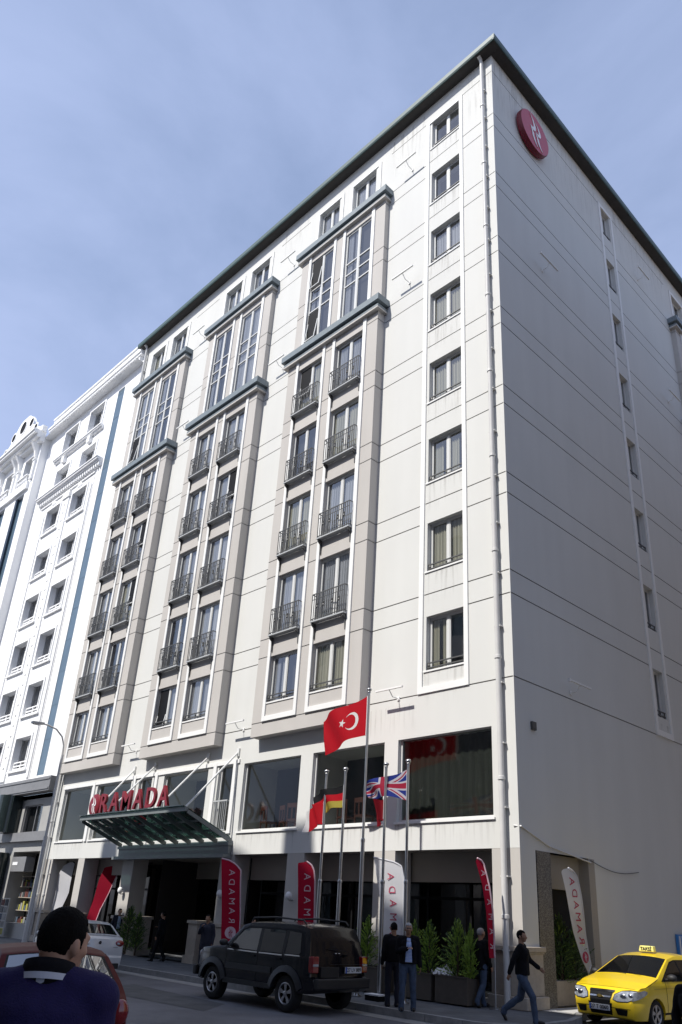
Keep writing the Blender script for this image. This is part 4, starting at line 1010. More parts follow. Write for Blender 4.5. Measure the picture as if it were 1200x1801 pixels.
# ------------------------------------------------------------------ feather flags
FRd = cloth_mat('banner_red', (.42,.008,.035), .35); FWd = cloth_mat('banner_white', (.74,.74,.77), .35); FPk = cloth_mat('banner_pink', (.75,.55,.62), .2); LR = mat('banner_letter_red', (.42,.05,.10), .7)
LW = mat('banner_letter_white', (.62,.45,.50), .7)
def feather(base, dr, outline, cloth, edge, letm, label, text=None, emblem=None, pole_side=1, pole_bot=-.15, mirror=True, small=None):
    """outline = list of (s,z) clockwise from top-left; dr = horizontal direction of s"""
    d = Vector((dr[0], dr[1], 0)).normalized(); nrm = Vector((d.y, -d.x, 0))          # faces the street
    f = empty('feather_flag', (base[0], base[1], -.15), label=label, cat='banner', group='feather flags around the hotel')
    def T(s, z, o=0.0): return d*s+Vector((0,0,z+.15))+nrm*(o+.025*math.sin(z*3+s*2))
    # triangulate the outline as horizontal slices
    zs = sorted({z for _, z in outline}); zmin, zmax = zs[0], zs[-1]; N = 56; mb = MB(); rows = []
    for i in range(N+1):
        z = zmin+(zmax-zmin)*(i/N); z = min(max(z, zmin+1e-3), zmax-1e-3); xs = []
        for a in range(len(outline)):
            p, q = outline[a], outline[(a+1) % len(outline)]
            if (p[1]-z)*(q[1]-z) < 0: xs.append(p[0]+(q[0]-p[0])*(z-p[1])/(q[1]-p[1]))
        xs.sort(); rows.append((z, xs[0], xs[-1]))
    for i in range(N):
        for j in range(6):
            def S(r, t): return T(r[1]+(r[2]-r[1])*t, r[0])
            mb.face([S(rows[i], j/6), S(rows[i], (j+1)/6), S(rows[i+1], (j+1)/6), S(rows[i+1], j/6)], 0)
    c = mb.build('cloth', cloth, f, recalc=False)
    bm = bmesh.new(); bm.from_mesh(c.data); bmesh.ops.remove_doubles(bm, verts=bm.verts, dist=1e-4); bm.to_mesh(c.data); bm.free(); c.data.polygons.foreach_set('use_smooth', [True]*len(c.data.polygons))
    pts = [T(r[2] if pole_side > 0 else r[1], r[0]) for r in rows]
    k = MB(); k.tube(pts+[T(rows[-1][1] if pole_side > 0 else rows[-1][2], rows[-1][0])], .022, 8); k.build('sleeve', edge, f, smooth=True)
    k = MB(); e = pts[0]; k.tube([Vector((e.x, e.y, 0)), e], .013, 8); k.lathe([(.16,0),(.16,.03),(.03,.05)], 12, 0, 'z', (e.x, e.y, 0)); k.build('pole', M['steel'], f)
    def mid(z):
        r = min(rows, key=lambda q: abs(q[0]-z)); return (r[1]+r[2])/2, r[2]-r[1]
    if text:
        n = len(text); za, zb, sz = small if small else (.9, 2.6, .3)
        for i, ch in enumerate(text):
            z = za+(zb-za)*i/(n-1); m_, w_ = mid(z)
            me = text_mesh(ch, sz, .001, 0.0)
            ex = Vector((0,0,1)); ey = d if mirror else -d; ez = nrm; org = T(m_+.02, z, .012)
            Tm = Matrix(((ex.x,ey.x,ez.x,org.x),(ex.y,ey.y,ez.y,org.y),(ex.z,ey.z,ez.z,org.z),(0,0,0,1))); me.transform(Tm); me.materials.clear(); me.materials.append(letm); link('letter', me, c)
    if emblem:
        z, r_ = emblem; m_, w_ = mid(z); k = MB(); nseg = 24
        k.face([T(m_+r_*math.cos(2*PI*q/nseg), z+r_*math.sin(2*PI*q/nseg), .012) for q in range(nseg)]); k.build('emblem_disc', letm, c)
        emb_strokes(c, lambda u, v, dd=0: T(m_+u, z+v, .018+.004*dd), r_*.95, cloth if letm is not LR else FWd)
    return f
Dd = (.69, .72)
feather((-10.0,-1.3), Dd, [(-.42,3.13),(-.15,3.08),(.06,2.97),(.24,2.80),(.27,2.4),(.36,1.5),(.42,.5),(-.12,.45),(-.24,1.6),(-.36,2.6)], FRd, FPk, LW, 'tall dark red feather flag with lettering, left of the black off-road car', 'RAMADA', (.98,.17), small=(1.32,2.72,.27))
feather((-6.5,-1.2), Dd, [(-.32,2.98),(-.06,3.03),(.08,2.95),(.17,2.80),(.21,2.55),(.27,1.4),(.32,.4),(-.14,.4),(-.20,1.4),(-.27,2.4)], FRd, FPk, LW, 'red feather flag rising behind the black off-road car', 'RAMADA', (.75,.15), small=(1.05,2.62,.27))
feather((-3.35,-.3), (.9,.43), [(-1.05,3.16),(-.76,3.11),(-.43,3.05),(-.24,2.95),(-.16,2.65),(-.16,2.43),(-.18,1.31),(-.29,.76),(-.51,.33),(-.71,.61),(-.76,1.14),(-.78,1.84),(-.92,2.48)], FWd, FWd, LR, 'white feather flag with faint red lettering behind the standing men', 'RAMADA', None, small=(1.0,2.68,.27))
feather((-.6,-1.0), (.3,.95), [(-.03,3.01),(.03,3.08),(.12,3.07),(.22,2.96),(.35,2.5),(.45,1.95),(.50,1.4),(.50,.9),(.34,.9),(.33,1.4),(.26,1.95),(.14,2.5)], FRd, FPk, LW, 'narrow red feather flag seen almost edge-on beside the corner column', 'RAMADA', None, small=(1.15,2.75,.20))
feather((.35,1.6), (.1,1.0), [(-.30,2.94),(-.15,3.02),(.04,3.04),(.24,2.98),(.38,2.86),(.46,2.48),(.59,1.55),(.76,.8),(.60,.63),(.40,.9),(.12,1.54),(-.14,2.45)], FWd, FWd, LR, 'white feather flag with red lettering leaning by the side street recess', 'RAMADA', (.98,.13), small=(1.35,2.72,.30))
feather((-25.45,.55), (.95,.3), [(-.55,2.6),(-.5,2.87),(-.33,3.14),(-.04,3.28),(.2,3.31),(.34,3.25),(.35,2.6),(.34,1.98),(.05,1.36),(-.1,.7),(-.58,.7),(-.58,1.3),(-.58,2.07)], FWd, M['black'], LR, 'white feather flag at the far left end of the hotel arcade', None, None)
feather((-22.0,.55), Dd, [(.0,3.05),(.31,3.13),(.56,3.15),(.62,2.86),(.39,2.04),(.12,1.35),(.0,.8),(-.42,.8),(-.34,1.3),(-.26,1.67),(-.15,2.52)], FRd, FPk, LW, 'dark red feather flag leaning near the left end of the arcade', None, None)
# ------------------------------------------------------------------ people
def capsule(mb, a, b, ra, rb, n=14, flat=1.0, fdir=None):
    """tapered limb with rounded ends"""
    a, b = Vector(a), Vector(b); t = (b-a); L = t.length; t.normalize()
    u = t.orthogonal().normalized()
    if fdir is not None:
        u = Vector(fdir)-t*Vector(fdir).dot(t); u = u.normalized() if u.length > 1e-3 else t.orthogonal().normalized()
    v = t.cross(u); i0 = len(mb.v); rings = []
    for k in range(4): th = PI/2*(1-k/4); rings.append((-ra*math.sin(th), ra*math.cos(th)))
    for k in range(5): rings.append((L*k/4, ra+(rb-ra)*k/4))
    for k in range(1, 5): th = PI/2*k/4; rings.append((L+rb*math.sin(th), rb*math.cos(th)))
    for h, r in rings:
        r = max(r, 1e-4)
        for j in range(n): an = 2*PI*j/n; mb.v.append(tuple(a+t*h+u*(r*math.cos(an)*flat)+v*(r*math.sin(an))))
    for k in range(len(rings)-1):
        for j in range(n): mb.f.append((i0+k*n+j, i0+(k+1)*n+j, i0+(k+1)*n+(j+1)%n, i0+k*n+(j+1)%n)); mb.m.append(0)
    mb.f.append(tuple(i0+j for j in range(n))); mb.m.append(0); e = i0+(len(rings)-1)*n; mb.f.append(tuple(e+j for j in reversed(range(n)))); mb.m.append(0)
def loft(mb, secs, n=24):
    """secs: (centre, rx, ry) elliptical horizontal sections, superellipse"""
    i0 = len(mb.v)
    for (c, rx, ry) in secs:
        for j in range(n):
            a = 2*PI*j/n; ca, sa = math.cos(a), math.sin(a); p = 2.4
            q = (abs(ca)**p+abs(sa)**p)**(-1/p); mb.v.append((c[0]+rx*ca*q, c[1]+ry*sa*q, c[2]))
    for k in range(len(secs)-1):
        for j in range(n): mb.f.append((i0+k*n+j, i0+k*n+(j+1)%n, i0+(k+1)*n+(j+1)%n, i0+(k+1)*n+j)); mb.m.append(0)
    mb.f.append(tuple(i0+j for j in reversed(range(n)))); mb.m.append(0); e = i0+(len(secs)-1)*n; mb.f.append(tuple(e+j for j in range(n))); mb.m.append(0)
def remesh(o, vox, sm=4, fac=.5):
    m = o.modifiers.new('r', 'REMESH'); m.mode = 'VOXEL'; m.voxel_size = vox
    if sm: s = o.modifiers.new('s', 'SMOOTH'); s.iterations = sm; s.factor = fac
    bake(o); o.data.polygons.foreach_set('use_smooth', [True]*len(o.data.polygons)); return o
def folds(o, amp, sc, seed=0, zmin=-9, zmax=99):
    me = o.data; ns = [v.normal.copy() for v in me.vertices]
    for v, n in zip(me.vertices, ns):
        p = v.co
        if zmin < p.z < zmax:
            q = Vector((p.x*sc, p.y*sc, p.z*sc*.55))+Vector((seed*3.1, seed, 0)); a = noise.noise(q)+.5*noise.noise(q*2.3)
            v.co = p+n*amp*a
SK = [mat('skin_light', (.42,.24,.16), .55, var=.08, vscale=12), mat('skin_tan', (.30,.165,.10), .55, var=.08, vscale=12)]
HAIRB = mat('hair_black', (.006,.005,.0045), .8, bump=1.0, bscale=70, stretch=(6,6,1.2), spec=.12, var=.6, vscale=90); HAIRG = mat('hair_grey', (.33,.33,.33), .7, bump=.5, bscale=90); EYE = mat('eye_white', (.6,.58,.55), .3); EYD = mat('eye_dark', (.01,.01,.01), .2)
DEN = mat('denim_blue', (.045,.07,.12), .8, var=.35, vscale=7, bump=.3, bscale=120); BLK = mat('cloth_black', (.008,.008,.010), .9, spec=.15, bump=.2, bscale=70); NAV = mat('cloth_navy', (.012,.014,.028), .85); SHOE = mat('shoe_black', (.012,.01,.01), .4)
PUR = mat('cloth_indigo_fleece', (.008,.0035,.055), .9, var=.10, vscale=30, bump=.35, bscale=160)
def headgeo(mb, c, R, s=1.0, ear=True):
    """c = skull centre; R = 3x3 (x right, y forward, z up)"""
    def E(p, r, n=18, m=14, rot=None): mb.ell(c+R@(Vector(p)*s), (r[0]*s, r[1]*s, r[2]*s), n, m, 0, R@rot if rot else R)
    E((0,-.012,.018), (.077,.098,.098)); E((0,.030,-.010), (.066,.070,.080)); E((0,.034,-.060), (.054,.056,.052)); E((0,.060,-.092), (.028,.028,.024))
    E((0,-.03,-.045), (.058,.065,.055))
    for x in (-1, 1):
        E((x*.040,.062,-.028), (.024,.024,.022)); E((x*.030,.082,.026), (.026,.012,.010))
        if ear: E((x*.083,-.012,-.016), (.011,.020,.034), 14, 10, Matrix.Rotation(-x*.35, 3, 'Z') @ Matrix.Rotation(.15, 3, 'X')); E((x*.074,-.008,-.045), (.008,.010,.012))
    capsule(mb, c+R@Vector((0,.092,.010))*s, c+R@Vector((0,.113,-.030))*s, .008*s, .014*s, 12); 
    for x in (-1, 1): E((x*.011,.102,-.036), (.010,.012,.008))
    E((0,.092,-.062), (.024,.010,.0065)); E((0,.090,-.073), (.021,.010,.007))
def hairgeo(c, R, s, mt, parent, line=.35, thick=1.045, seed=0, vox=.008, side=-.055, name='hair'):
    mb = MB(); o_ = c+R@Vector((0,-.014,.022))*s
    n, m = 120, 84; r = (.080*thick, .100*thick, .100*thick)
    vs = {}; 
    def keep(p):
        # p in head space (unscaled)
        y, z, x = p.y, p.z, abs(p.x)
        if z < -.13: return False
        if y > .035: return z > .062+.02*(x/.08)
        if y > .005: return z > (.02 if x > .05 else .0) or (y < .024 and z > -.02)
        if y > -.035: return z > .015-.0 if y > -.005 and False else z > -.012+.02*((y+.035)/.04)
        return z > -.128
    grid = []
    for k in range(m+1):
        th = PI*k/m; row = []
        for j in range(n):
            ph = 2*PI*j/n; q = Vector((r[0]*math.sin(th)*math.cos(ph), r[1]*math.sin(th)*math.sin(ph), r[2]*math.cos(th)))+Vector((0,-.014,.022))
            if q.z < -.02: q.x *= 1-.9*(-.02-q.z); q.y = q.y*(1-1.8*(-.02-q.z))
            nn = noise.noise(Vector((q.x*130+seed, q.y*130, q.z*26)))*.0035+noise.noise(Vector((q.x*22+seed, q.y*22, q.z*14)))*.0055
            row.append(q*(1+nn*6))
        grid.append(row)
    for k in range(m):
        for j in range(n):
            qs = [grid[k][j], grid[k+1][j], grid[k+1][(j+1)%n], grid[k][(j+1)%n]]
            ctr = sum(qs, Vector())/4
            if keep(ctr): mb.face([c+R@(q*s) for q in qs])
    o = mb.build(name, mt, parent, smooth=True)
    bm = bmesh.new(); bm.from_mesh(o.data); bmesh.ops.remove_doubles(bm, verts=bm.verts, dist=1e-5); bmesh.ops.recalc_face_normals(bm, faces=bm.faces); bm.to_mesh(o.data); bm.free()
    so = o.modifiers.new('s', 'SOLIDIFY'); so.thickness = .016*s; so.offset = -1
    o.data.polygons.foreach_set('use_smooth', [True]*len(o.data.polygons)); return o
def person(loc, face, label, H=1.75, skin=0, hair=HAIRB, top=BLK, legs=DEN, pose=None, vox=.016, extra=None, neckline=None, group=None, headyaw=0.0, headpitch=0.0, coat=0.0, shirt=None, topr=1.0, hs=1.0, trap=1.0, smj=3, ndrop=0.0):
    """face = heading angle (radians, world) the body looks towards"""
    p = empty('person', loc, rz=face-PI/2, label=label, cat='person')
    S = H/1.76
    J = dict(pel=(0,0,.95), wai=(0,0,1.10), che=(0,.0,1.30), nek=(0,-.01,1.47), hed=(0,.015,1.645),
             shL=(-.185,0,1.43), elL=(-.25,-.03,1.14), wrL=(-.25,.05,.89), shR=(.185,0,1.43), elR=(.25,-.03,1.14), wrR=(.25,.05,.89),
             hiL=(-.095,0,.92), knL=(-.11,.03,.50), anL=(-.115,-.02,.09), hiR=(.095,0,.92), knR=(.11,.03,.50), anR=(.115,-.02,.09))
    J.update(pose or {}); J = {k: Vector(v)*S for k, v in J.items()}
    Rh = Matrix.Rotation(headyaw, 3, 'Z') @ Matrix.Rotation(headpitch, 3, 'X')
    sk = SK[skin]; b = MB()
    headgeo(b, J['hed'], Rh, S*hs); capsule(b, J['nek']-Vector((0,.0,.05))*S, J['hed']+Rh@Vector((0,-.02,-.05))*S, .060*S, .057*S)
    lean = J['che']-J['wai']
    loft(b, [(tuple(J['pel']-Vector((0,0,.06))*S), .15*S, .10*S), (tuple(J['pel']), .165*S, .115*S), (tuple(J['wai']), .145*S, .105*S), (tuple(J['che']), .165*S, .12*S), (tuple(J['che']+Vector((0,0,.10))*S), .12*S, .07*S), (tuple(J['nek']-Vector((0,0,.02))*S), .058*S, .055*S)])
    for d in 'LR':
        sh, el, wr = J['sh'+d], J['el'+d], J['wr'+d]
        capsule(b, sh, el, .052*S, .042*S); capsule(b, el, wr, .041*S, .028*S); capsule(b, Vector((sh.x*.4, sh.y, sh.z+.0)), sh, .06*S, .05*S)
        hi, kn, an = J['hi'+d], J['kn'+d], J['an'+d]
        capsule(b, hi, kn, .085*S, .055*S); capsule(b, kn, an, .054*S, .030*S); capsule(b, an, an+Vector((0,.03,-.05))*S, .028*S, .025*S)
        # hand: palm, four fingers of different length and a thumb leaving the side of the palm
        dr = (wr-el).normalized(); fw = Vector((0,1,0)); ac = dr.cross(fw); ac = ac.normalized() if ac.length > .1 else Vector((1,0,0)); fw = ac.cross(dr).normalized()
        inn = ac if (d == 'L') == (ac.x > 0) else -ac
        pc = wr+dr*.045*S; capsule(b, wr+dr*.015*S, wr+dr*.085*S, .024*S, .036*S, 12, .42, inn)
        for q, (off, ln) in enumerate(((.030,.070),(.011,.080),(-.009,.074),(-.028,.058))):
            a0 = wr+dr*.095*S+fw*off*S; a1 = a0+(dr*.9+inn*.28).normalized()*ln*.5*S; a2 = a1+(dr*.6+inn*.75).normalized()*ln*.5*S
            capsule(b, a0, a1, .0092*S, .0085*S, 8); capsule(b, a1, a2, .0085*S, .007*S, 8)
        t0 = wr+dr*.04*S+fw*.024*S; t1 = t0+(dr*.7+fw*.7).normalized()*.038*S; capsule(b, t0, t1, .012*S, .010*S, 8); capsule(b, t1, t1+(dr*.85+fw*.3+inn*.3).normalized()*.028*S, .010*S, .008*S, 8)
    o = b.build('body', sk, p, recalc=False); remesh(o, min(vox, .010) if vox < .015 else .011, 2, .4)
    e = MB(); ed = MB()
    for x in (-1, 1): e.ell(J['hed']+Rh@Vector((x*.031,.080,.006))*S, (.012*S,.010*S,.007*S), 10, 8); ed.ell(J['hed']+Rh@Vector((x*.031,.0885,.006))*S, (.005*S,.003*S,.005*S), 8, 6)
    eo = e.build('eyes', EYE, p, smooth=True); ed.build('pupils', EYD, eo)
    if hair: hairgeo(J['hed'], Rh, S*hs, hair, p, seed=hash(label) % 50)
    # trousers
    t = MB()
    loft(t, [(tuple(J['pel']-Vector((0,0,.09))*S), .150*S, .105*S), (tuple(J['pel']), .180*S, .128*S), (tuple(J['wai']-Vector((0,0,.05))*S), .165*S, .122*S)])
    for d in 'LR':
        hi, kn, an = J['hi'+d], J['kn'+d], J['an'+d]; capsule(t, hi+Vector((0,0,-.02)), kn, .102*S, .074*S); capsule(t, kn, an+(kn-an).normalized()*.02, .074*S, .062*S); capsule(t, an+(kn-an).normalized()*.05, an-Vector((0,-.015,.045)), .060*S, .066*S)
    o = t.build('trousers', legs, p, recalc=False); remesh(o, vox, 3); folds(o, .010, 9, 1)
    # jacket
    t = MB(); zb = J['pel'].z-(.02+coat)*S
    base = J['pel'].copy(); base.z = zb
    k_ = topr
    loft(t, [((base.x, base.y, zb), .195*S*k_, .150*S*k_), (tuple(J['pel']+Vector((0,0,.06))*S), .190*S*k_, .148*S*k_), (tuple(J['wai']+Vector((0,0,.06))*S), .182*S*k_, .142*S*k_), (tuple(J['che']), .200*S*k_, .148*S*k_), (tuple(J['che']+Vector((0,0,.09))*S), .190*S*k_, .135*S*k_), (tuple(J['che'].lerp(J['nek'], .75-ndrop*3)), .125*S*trap, .100*S*trap**.4), (tuple(J['nek']-Vector((0,.0,ndrop))*S), .080*S*trap**.3, .078*S*trap**.3)])
    for d in 'LR':
        sh, el, wr = J['sh'+d], J['el'+d], J['wr'+d]
        if trap > 1: capsule(t, J['nek']+Vector((sh.x*.12, 0, -.035)), sh+Vector((0,0,.0)), .085*S, .078*S); capsule(t, J['che'], sh, .12*S, .09*S)
        capsule(t, Vector((sh.x*.45, sh.y, sh.z+.0)), sh, .085*S, .072*S); capsule(t, sh, el, .074*S, .060*S); capsule(t, el, wr-(wr-el).normalized()*.005, .060*S, .048*S)
    o = t.build('jacket', top, p, recalc=False); remesh(o, vox, smj); folds(o, .011, 8, 2)
    jk = o
    if shirt:
        t = MB(); f = .148*S*k_+.004
        zt, zl = J['nek'].z-.015*S, J['pel'].z+.02*S; n = 12; pts = []
        for i in range(n+1):
            z = zl+(zt-zl)*i/n; w_ = (.078-.025*(i/n))*S
            if z > J['che'].z: f2 = f*(1-.50*((z-J['che'].z)/(zt-J['che'].z))**1.5)
            else: f2 = f
            cy = J['pel'].y+(J['che'].y-J['pel'].y)*min(1, (z-zl)/(J['che'].z-zl))
            pts.append([(w_*q, cy+f2+.016*S-.012*abs(q)**2, z) for q in (-1,-.5,0,.5,1)])
        for i in range(n):
            for j in range(4): t.face([pts[i][j], pts[i][j+1], pts[i+1][j+1], pts[i+1][j]])
        t.build('shirt', shirt, p, smooth=True, recalc=False)
    t = MB()
    for d in 'LR':
        an = J['an'+d]; kn = J['kn'+d]; sole = an.z-.075*S; fwd = Vector((0,1,0))
        if pose and ('toe'+d) in pose: fwd = (Vector(pose['toe'+d])*S-an).normalized(); 
        capsule(t, an+Vector((0,-.02,-.045))*S, an+fwd*.12*S+Vector((0,0,-.045))*S, .042*S, .038*S, 14); capsule(t, an+fwd*.12*S+Vector((0,0,-.05))*S, an+fwd*.17*S+Vector((0,0,-.052))*S, .040*S, .030*S, 14)
    o = t.build('shoes', SHOE, p, recalc=False); remesh(o, .012, 2)
    if extra: extra(p, J, S, Rh)
    return p
def check_shirt():
    m, nt, b = newmat('shirt_blue_check'); b.inputs['Roughness'].default_value = .8
    tc = nt.nodes.new('ShaderNodeTexCoord'); k = nt.nodes.new('ShaderNodeTexBrick'); k.offset = 0; k.inputs['Scale'].default_value = 1; k.inputs['Brick Width'].default_value = .028; k.inputs['Row Height'].default_value = .028; k.inputs['Mortar Size'].default_value = .003
    k.inputs['Color1'].default_value = (.10,.22,.55,1); k.inputs['Color2'].default_value = (.13,.27,.62,1); k.inputs['Mortar'].default_value = (.75,.78,.85,1)
    mp = nt.nodes.new('ShaderNodeMapping'); mp.inputs['Rotation'].default_value = (PI/2,0,0); nt.links.new(tc.outputs['Object'], mp.inputs['Vector']); nt.links.new(mp.outputs[0], k.inputs['Vector']); nt.links.new(k.outputs['Color'], b.inputs['Base Color']); return m
def A(deg): return math.radians(deg)
# 1 the foreground man, seen from behind, head turned to the right
def fg_extra(p, J, S, Rh):
    k = MB(); n = J['nek']; N = 40
    for (r0, r1, z0, z1, m_) in ((.083,.078,-.012,.040,0),):
        pts = []
        for i in range(N):
            a = 2*PI*i/N; fr = .5+.5*math.sin(a); r = .088; pts.append((a, r))
        for i in range(N):
            a, b2 = 2*PI*i/N, 2*PI*(i+1)/N
            if abs(((a+PI/N)-PI/2+PI) % (2*PI)-PI) < .28: continue
            def P(an, z, r): return (n.x+r*math.cos(an)*1.0, n.y-.0+r*.98*math.sin(an), n.z+z-.018*math.sin(an))
            k.face([P(a,-.012,.106), P(b2,-.012,.106), P(b2,.010,.100), P(a,.010,.100)]); k.face([P(a,.010,.100), P(b2,.010,.100), P(b2,.010,.094), P(a,.010,.094)]); k.face([P(a,.010,.094), P(b2,.010,.094), P(b2,-.03,.095), P(a,-.03,.095)])
    k.build('shirt_collar', M['shirtw'], p, smooth=True)
    k = MB()
    pr = [(.098,-.035),(.096,.022),(.089,.052),(.080,.054),(.079,-.03)]
    i0 = 0
    for (r, z) in pr:
        for i in range(N): a = 2*PI*i/N; k.v.append((n.x+r*math.cos(a)*1.05, n.y+r*.95*math.sin(a), n.z+z-.022*math.sin(a)))
    for q in range(len(pr)-1):
        for i in range(N): k.f.append((q*N+i, q*N+(i+1)%N, (q+1)*N+(i+1)%N, (q+1)*N+i)); k.m.append(0)
    k.build('collar_rib', BLK, p, smooth=True)
M['shirtw'] = mat('shirt_white', (.50,.52,.58), .8)
person((8.205,-15.535,-.172), A(139), 'man in an indigo pullover with white collar, back turned, very close to the camera', H=1.885, skin=0, top=PUR, legs=NAV, vox=.010, extra=fg_extra, headyaw=-A(33), headpitch=-A(6), topr=1.14, trap=1.3, smj=40, ndrop=-.004, hs=.93,
       pose=dict(shL=(-.185,-.01,1.415), shR=(.18,-.01,1.415), elL=(-.25,-.03,1.12), elR=(.235,-.03,1.12), nek=(0,-.01,1.475), hed=(.025,.03,1.59)))
# 2 man standing with open dark jacket and checked shirt
def jacket_open(p, J, S, Rh):
    k = MB(); z0, z1 = J['pel'].z, J['che'].z+.1*S
    for x in (-1, 1): k.prism([(x*.085*S, .150*S, z0), (x*.070*S, .158*S, J['wai'].z), (x*.062*S, .164*S, J['che'].z), (x*.04*S, .10*S, J['nek'].z), (x*.075*S, .09*S, J['nek'].z), (x*.11*S, .155*S, J['che'].z), (x*.12*S, .15*S, z0)], (0, .008, 0))
    k.build('lapel', BLK, p)
    k = MB(); k.ell(J['hed']+Rh@Vector((.0,.094,.008))*S, (.052*S,.010*S,.014*S), 16, 8); k.build('sunglasses', EYD, p)
camdir = math.atan2(-17.0+3.4, 11.3+.75)
person((-1.02,-2.97,-.155), camdir+.10, 'man in open black jacket and blue checked shirt, hand on chest, at the kerb', H=1.72, skin=1, hair=HAIRG, shirt=check_shirt(), extra=jacket_open,
       pose=dict(elR=(.25,.0,1.17), wrR=(.05,.21,1.24), elL=(-.26,-.02,1.15), wrL=(-.27,.04,.90), knL=(-.12,.02,.50), anL=(-.14,-.02,.09), anR=(.13,-.0,.09)), topr=1.02)
# 3 man just behind him, turned away
person((-1.72,-2.68,-.155), A(150), 'dark haired man in black half hidden behind the man with the checked shirt', H=1.71, skin=1, pose=dict(elR=(.24,.02,1.15), wrR=(.22,.12,.93)), legs=NAV)
# 4 grey haired man walking away beside the corner
person((-.86,-.52,-.155), A(75), 'grey haired man in a long black jacket and jeans walking by the corner column', H=1.68, skin=0, hair=HAIRG, coat=.12,
       pose=dict(knL=(-.10,.10,.51), anL=(-.11,.14,.09), knR=(.10,-.02,.50), anR=(.11,-.24,.14), toeR=(.11,-.14,.03), wrR=(.25,.10,.92), elR=(.25,-.02,1.15)))
# 5 man striding to the left
person((1.28,-2.0,-.155), A(22), 'man in a black jacket and jeans striding across the corner, arm swung back', H=1.70, skin=1, vox=.014,
       pose=dict(pel=(0,0,.91), hiL=(-.095,0,.88), hiR=(.095,0,.88), knR=(.10,.22,.50), anR=(.10,.26,.09), knL=(-.10,-.08,.46), anL=(-.10,-.46,.20), toeL=(-.10,-.40,.06), elL=(-.26,.10,1.18), wrL=(-.26,.30,1.04), elR=(.26,-.14,1.16), wrR=(.25,-.22,.93), che=(0,.02,1.30)), headyaw=A(-8))
# 6 figures in the arcade shade
def bag(p, J, S, Rh):
    k = MB(); w_ = J['wrL']; k.prism([(w_.x-.05, w_.y-.18, w_.z-.42), (w_.x-.05, w_.y+.22, w_.z-.42), (w_.x-.05, w_.y+.20, w_.z-.12), (w_.x-.05, w_.y-.16, w_.z-.12)], (.09, 0, 0)); k.tube([(w_.x, w_.y-.08, w_.z-.12), (w_.x, w_.y-.03, w_.z-.04), (w_.x, w_.y+.07, w_.z-.04), (w_.x, w_.y+.12, w_.z-.12)], .008, 6)
    k.build('bag', M['black'], p)
person((-10.0,-2.05,-.155), A(-60), 'person in a long navy coat with a bag, left of the black off-road car', H=1.62, skin=1, top=NAV, legs=NAV, coat=.22, vox=.02, extra=bag, pose=dict(elR=(.25,.06,1.2), wrR=(.10,.20,1.38)))
person((-14.6,-.75,-.155), A(-150), 'person all in black walking in the shade before the hotel entrance', H=1.60, skin=1, top=BLK, legs=BLK, vox=.02, pose=dict(anL=(-.11,.2,.09), knL=(-.1,.12,.5), anR=(.11,-.2,.12), elR=(.25,.05,1.17), wrR=(.2,.25,1.2)))
person((-18.8,-.15,-.155), A(-20), 'person in a dark jacket over a pale blue shirt near the white car', H=1.60, skin=0, top=NAV, legs=NAV, vox=.02, shirt=mat('shirt_pale_blue', (.35,.45,.6), .8))
person((-9.25,-.85,-.155), A(-60), 'dark haired man whose head shows over the bonnet of the black off-road car', H=1.58, skin=0, top=BLK, legs=BLK, vox=.02)
person((7.42,-7.9,-.30), A(-100), 'person in black cut off by the right edge of the picture', H=1.72, skin=1, top=BLK, legs=BLK, vox=.016, pose=dict(elR=(.30,-.02,1.17), elL=(-.30,-.02,1.17)), coat=.15)
person((-33.2,-1.2,-.155), A(-80), 'person in black at the far left in front of the shop', H=1.66, skin=1, top=BLK, legs=BLK, vox=.02)
# ------------------------------------------------------------------ vehicles
CG = glass('car_glass', (.45,.48,.5), .08, .003, opac=.12, dark=(.008,.009,.01)); CGD = glass('car_glass_tinted', (.05,.055,.06), .10, .003, opac=.6, dark=(.004,.004,.005))
CGF = glass('car_glass_sky', (.3,.33,.35), .34, .002, opac=.2, dark=(.008,.009,.01))
TYRE = mat('tyre_rubber', (.012,.012,.012), .85, bump=.2, bscale=40); RIM = mat('alloy_rim', (.42,.42,.43), .35, metal=.9); PLAS = mat('plastic_dark', (.016,.016,.017), .6, bump=.1); INT = mat('car_interior', (.10,.10,.095), .9)
LENS = mat('lamp_lens_clear', (.26,.28,.31), .05, spec=.9, coat=1, var=.5, vscale=9); RLENS = mat('lamp_lens_red', (.20,.003,.005), .12, coat=1); OLENS = mat('lamp_lens_amber', (.6,.2,.01), .15)
PLATE = mat('plate_white', (.62,.63,.65), .5); INK = mat('plate_ink', (.02,.02,.02), .6); PBL = mat('plate_blue', (.02,.08,.4), .5)
def paint(name, c, flake=.0, coat=1.0, rough=.35, spec=.5):
    m = mat(name, c, rough, coat=coat, spec=spec, var=.04, vscale=1.2); return m
def cut_grid(bm, xs, ys, zs):
    for v, n in [((x,0,0),(1,0,0)) for x in xs]+[((0,y,0),(0,1,0)) for y in ys]+[((0,0,z),(0,0,1)) for z in zs]:
        g = bm.verts[:]+bm.edges[:]+bm.faces[:]; bmesh.ops.bisect_plane(bm, geom=g, plane_co=v, plane_no=n, dist=1e-5)
def arch(cx, r, zb, zc, n=10):
    a0 = math.asin((zb-zc)/r); return [(cx+r*math.cos(t), zc+r*math.sin(t)) for t in [a0+(PI-2*a0)*i/n for i in range(n+1)]]
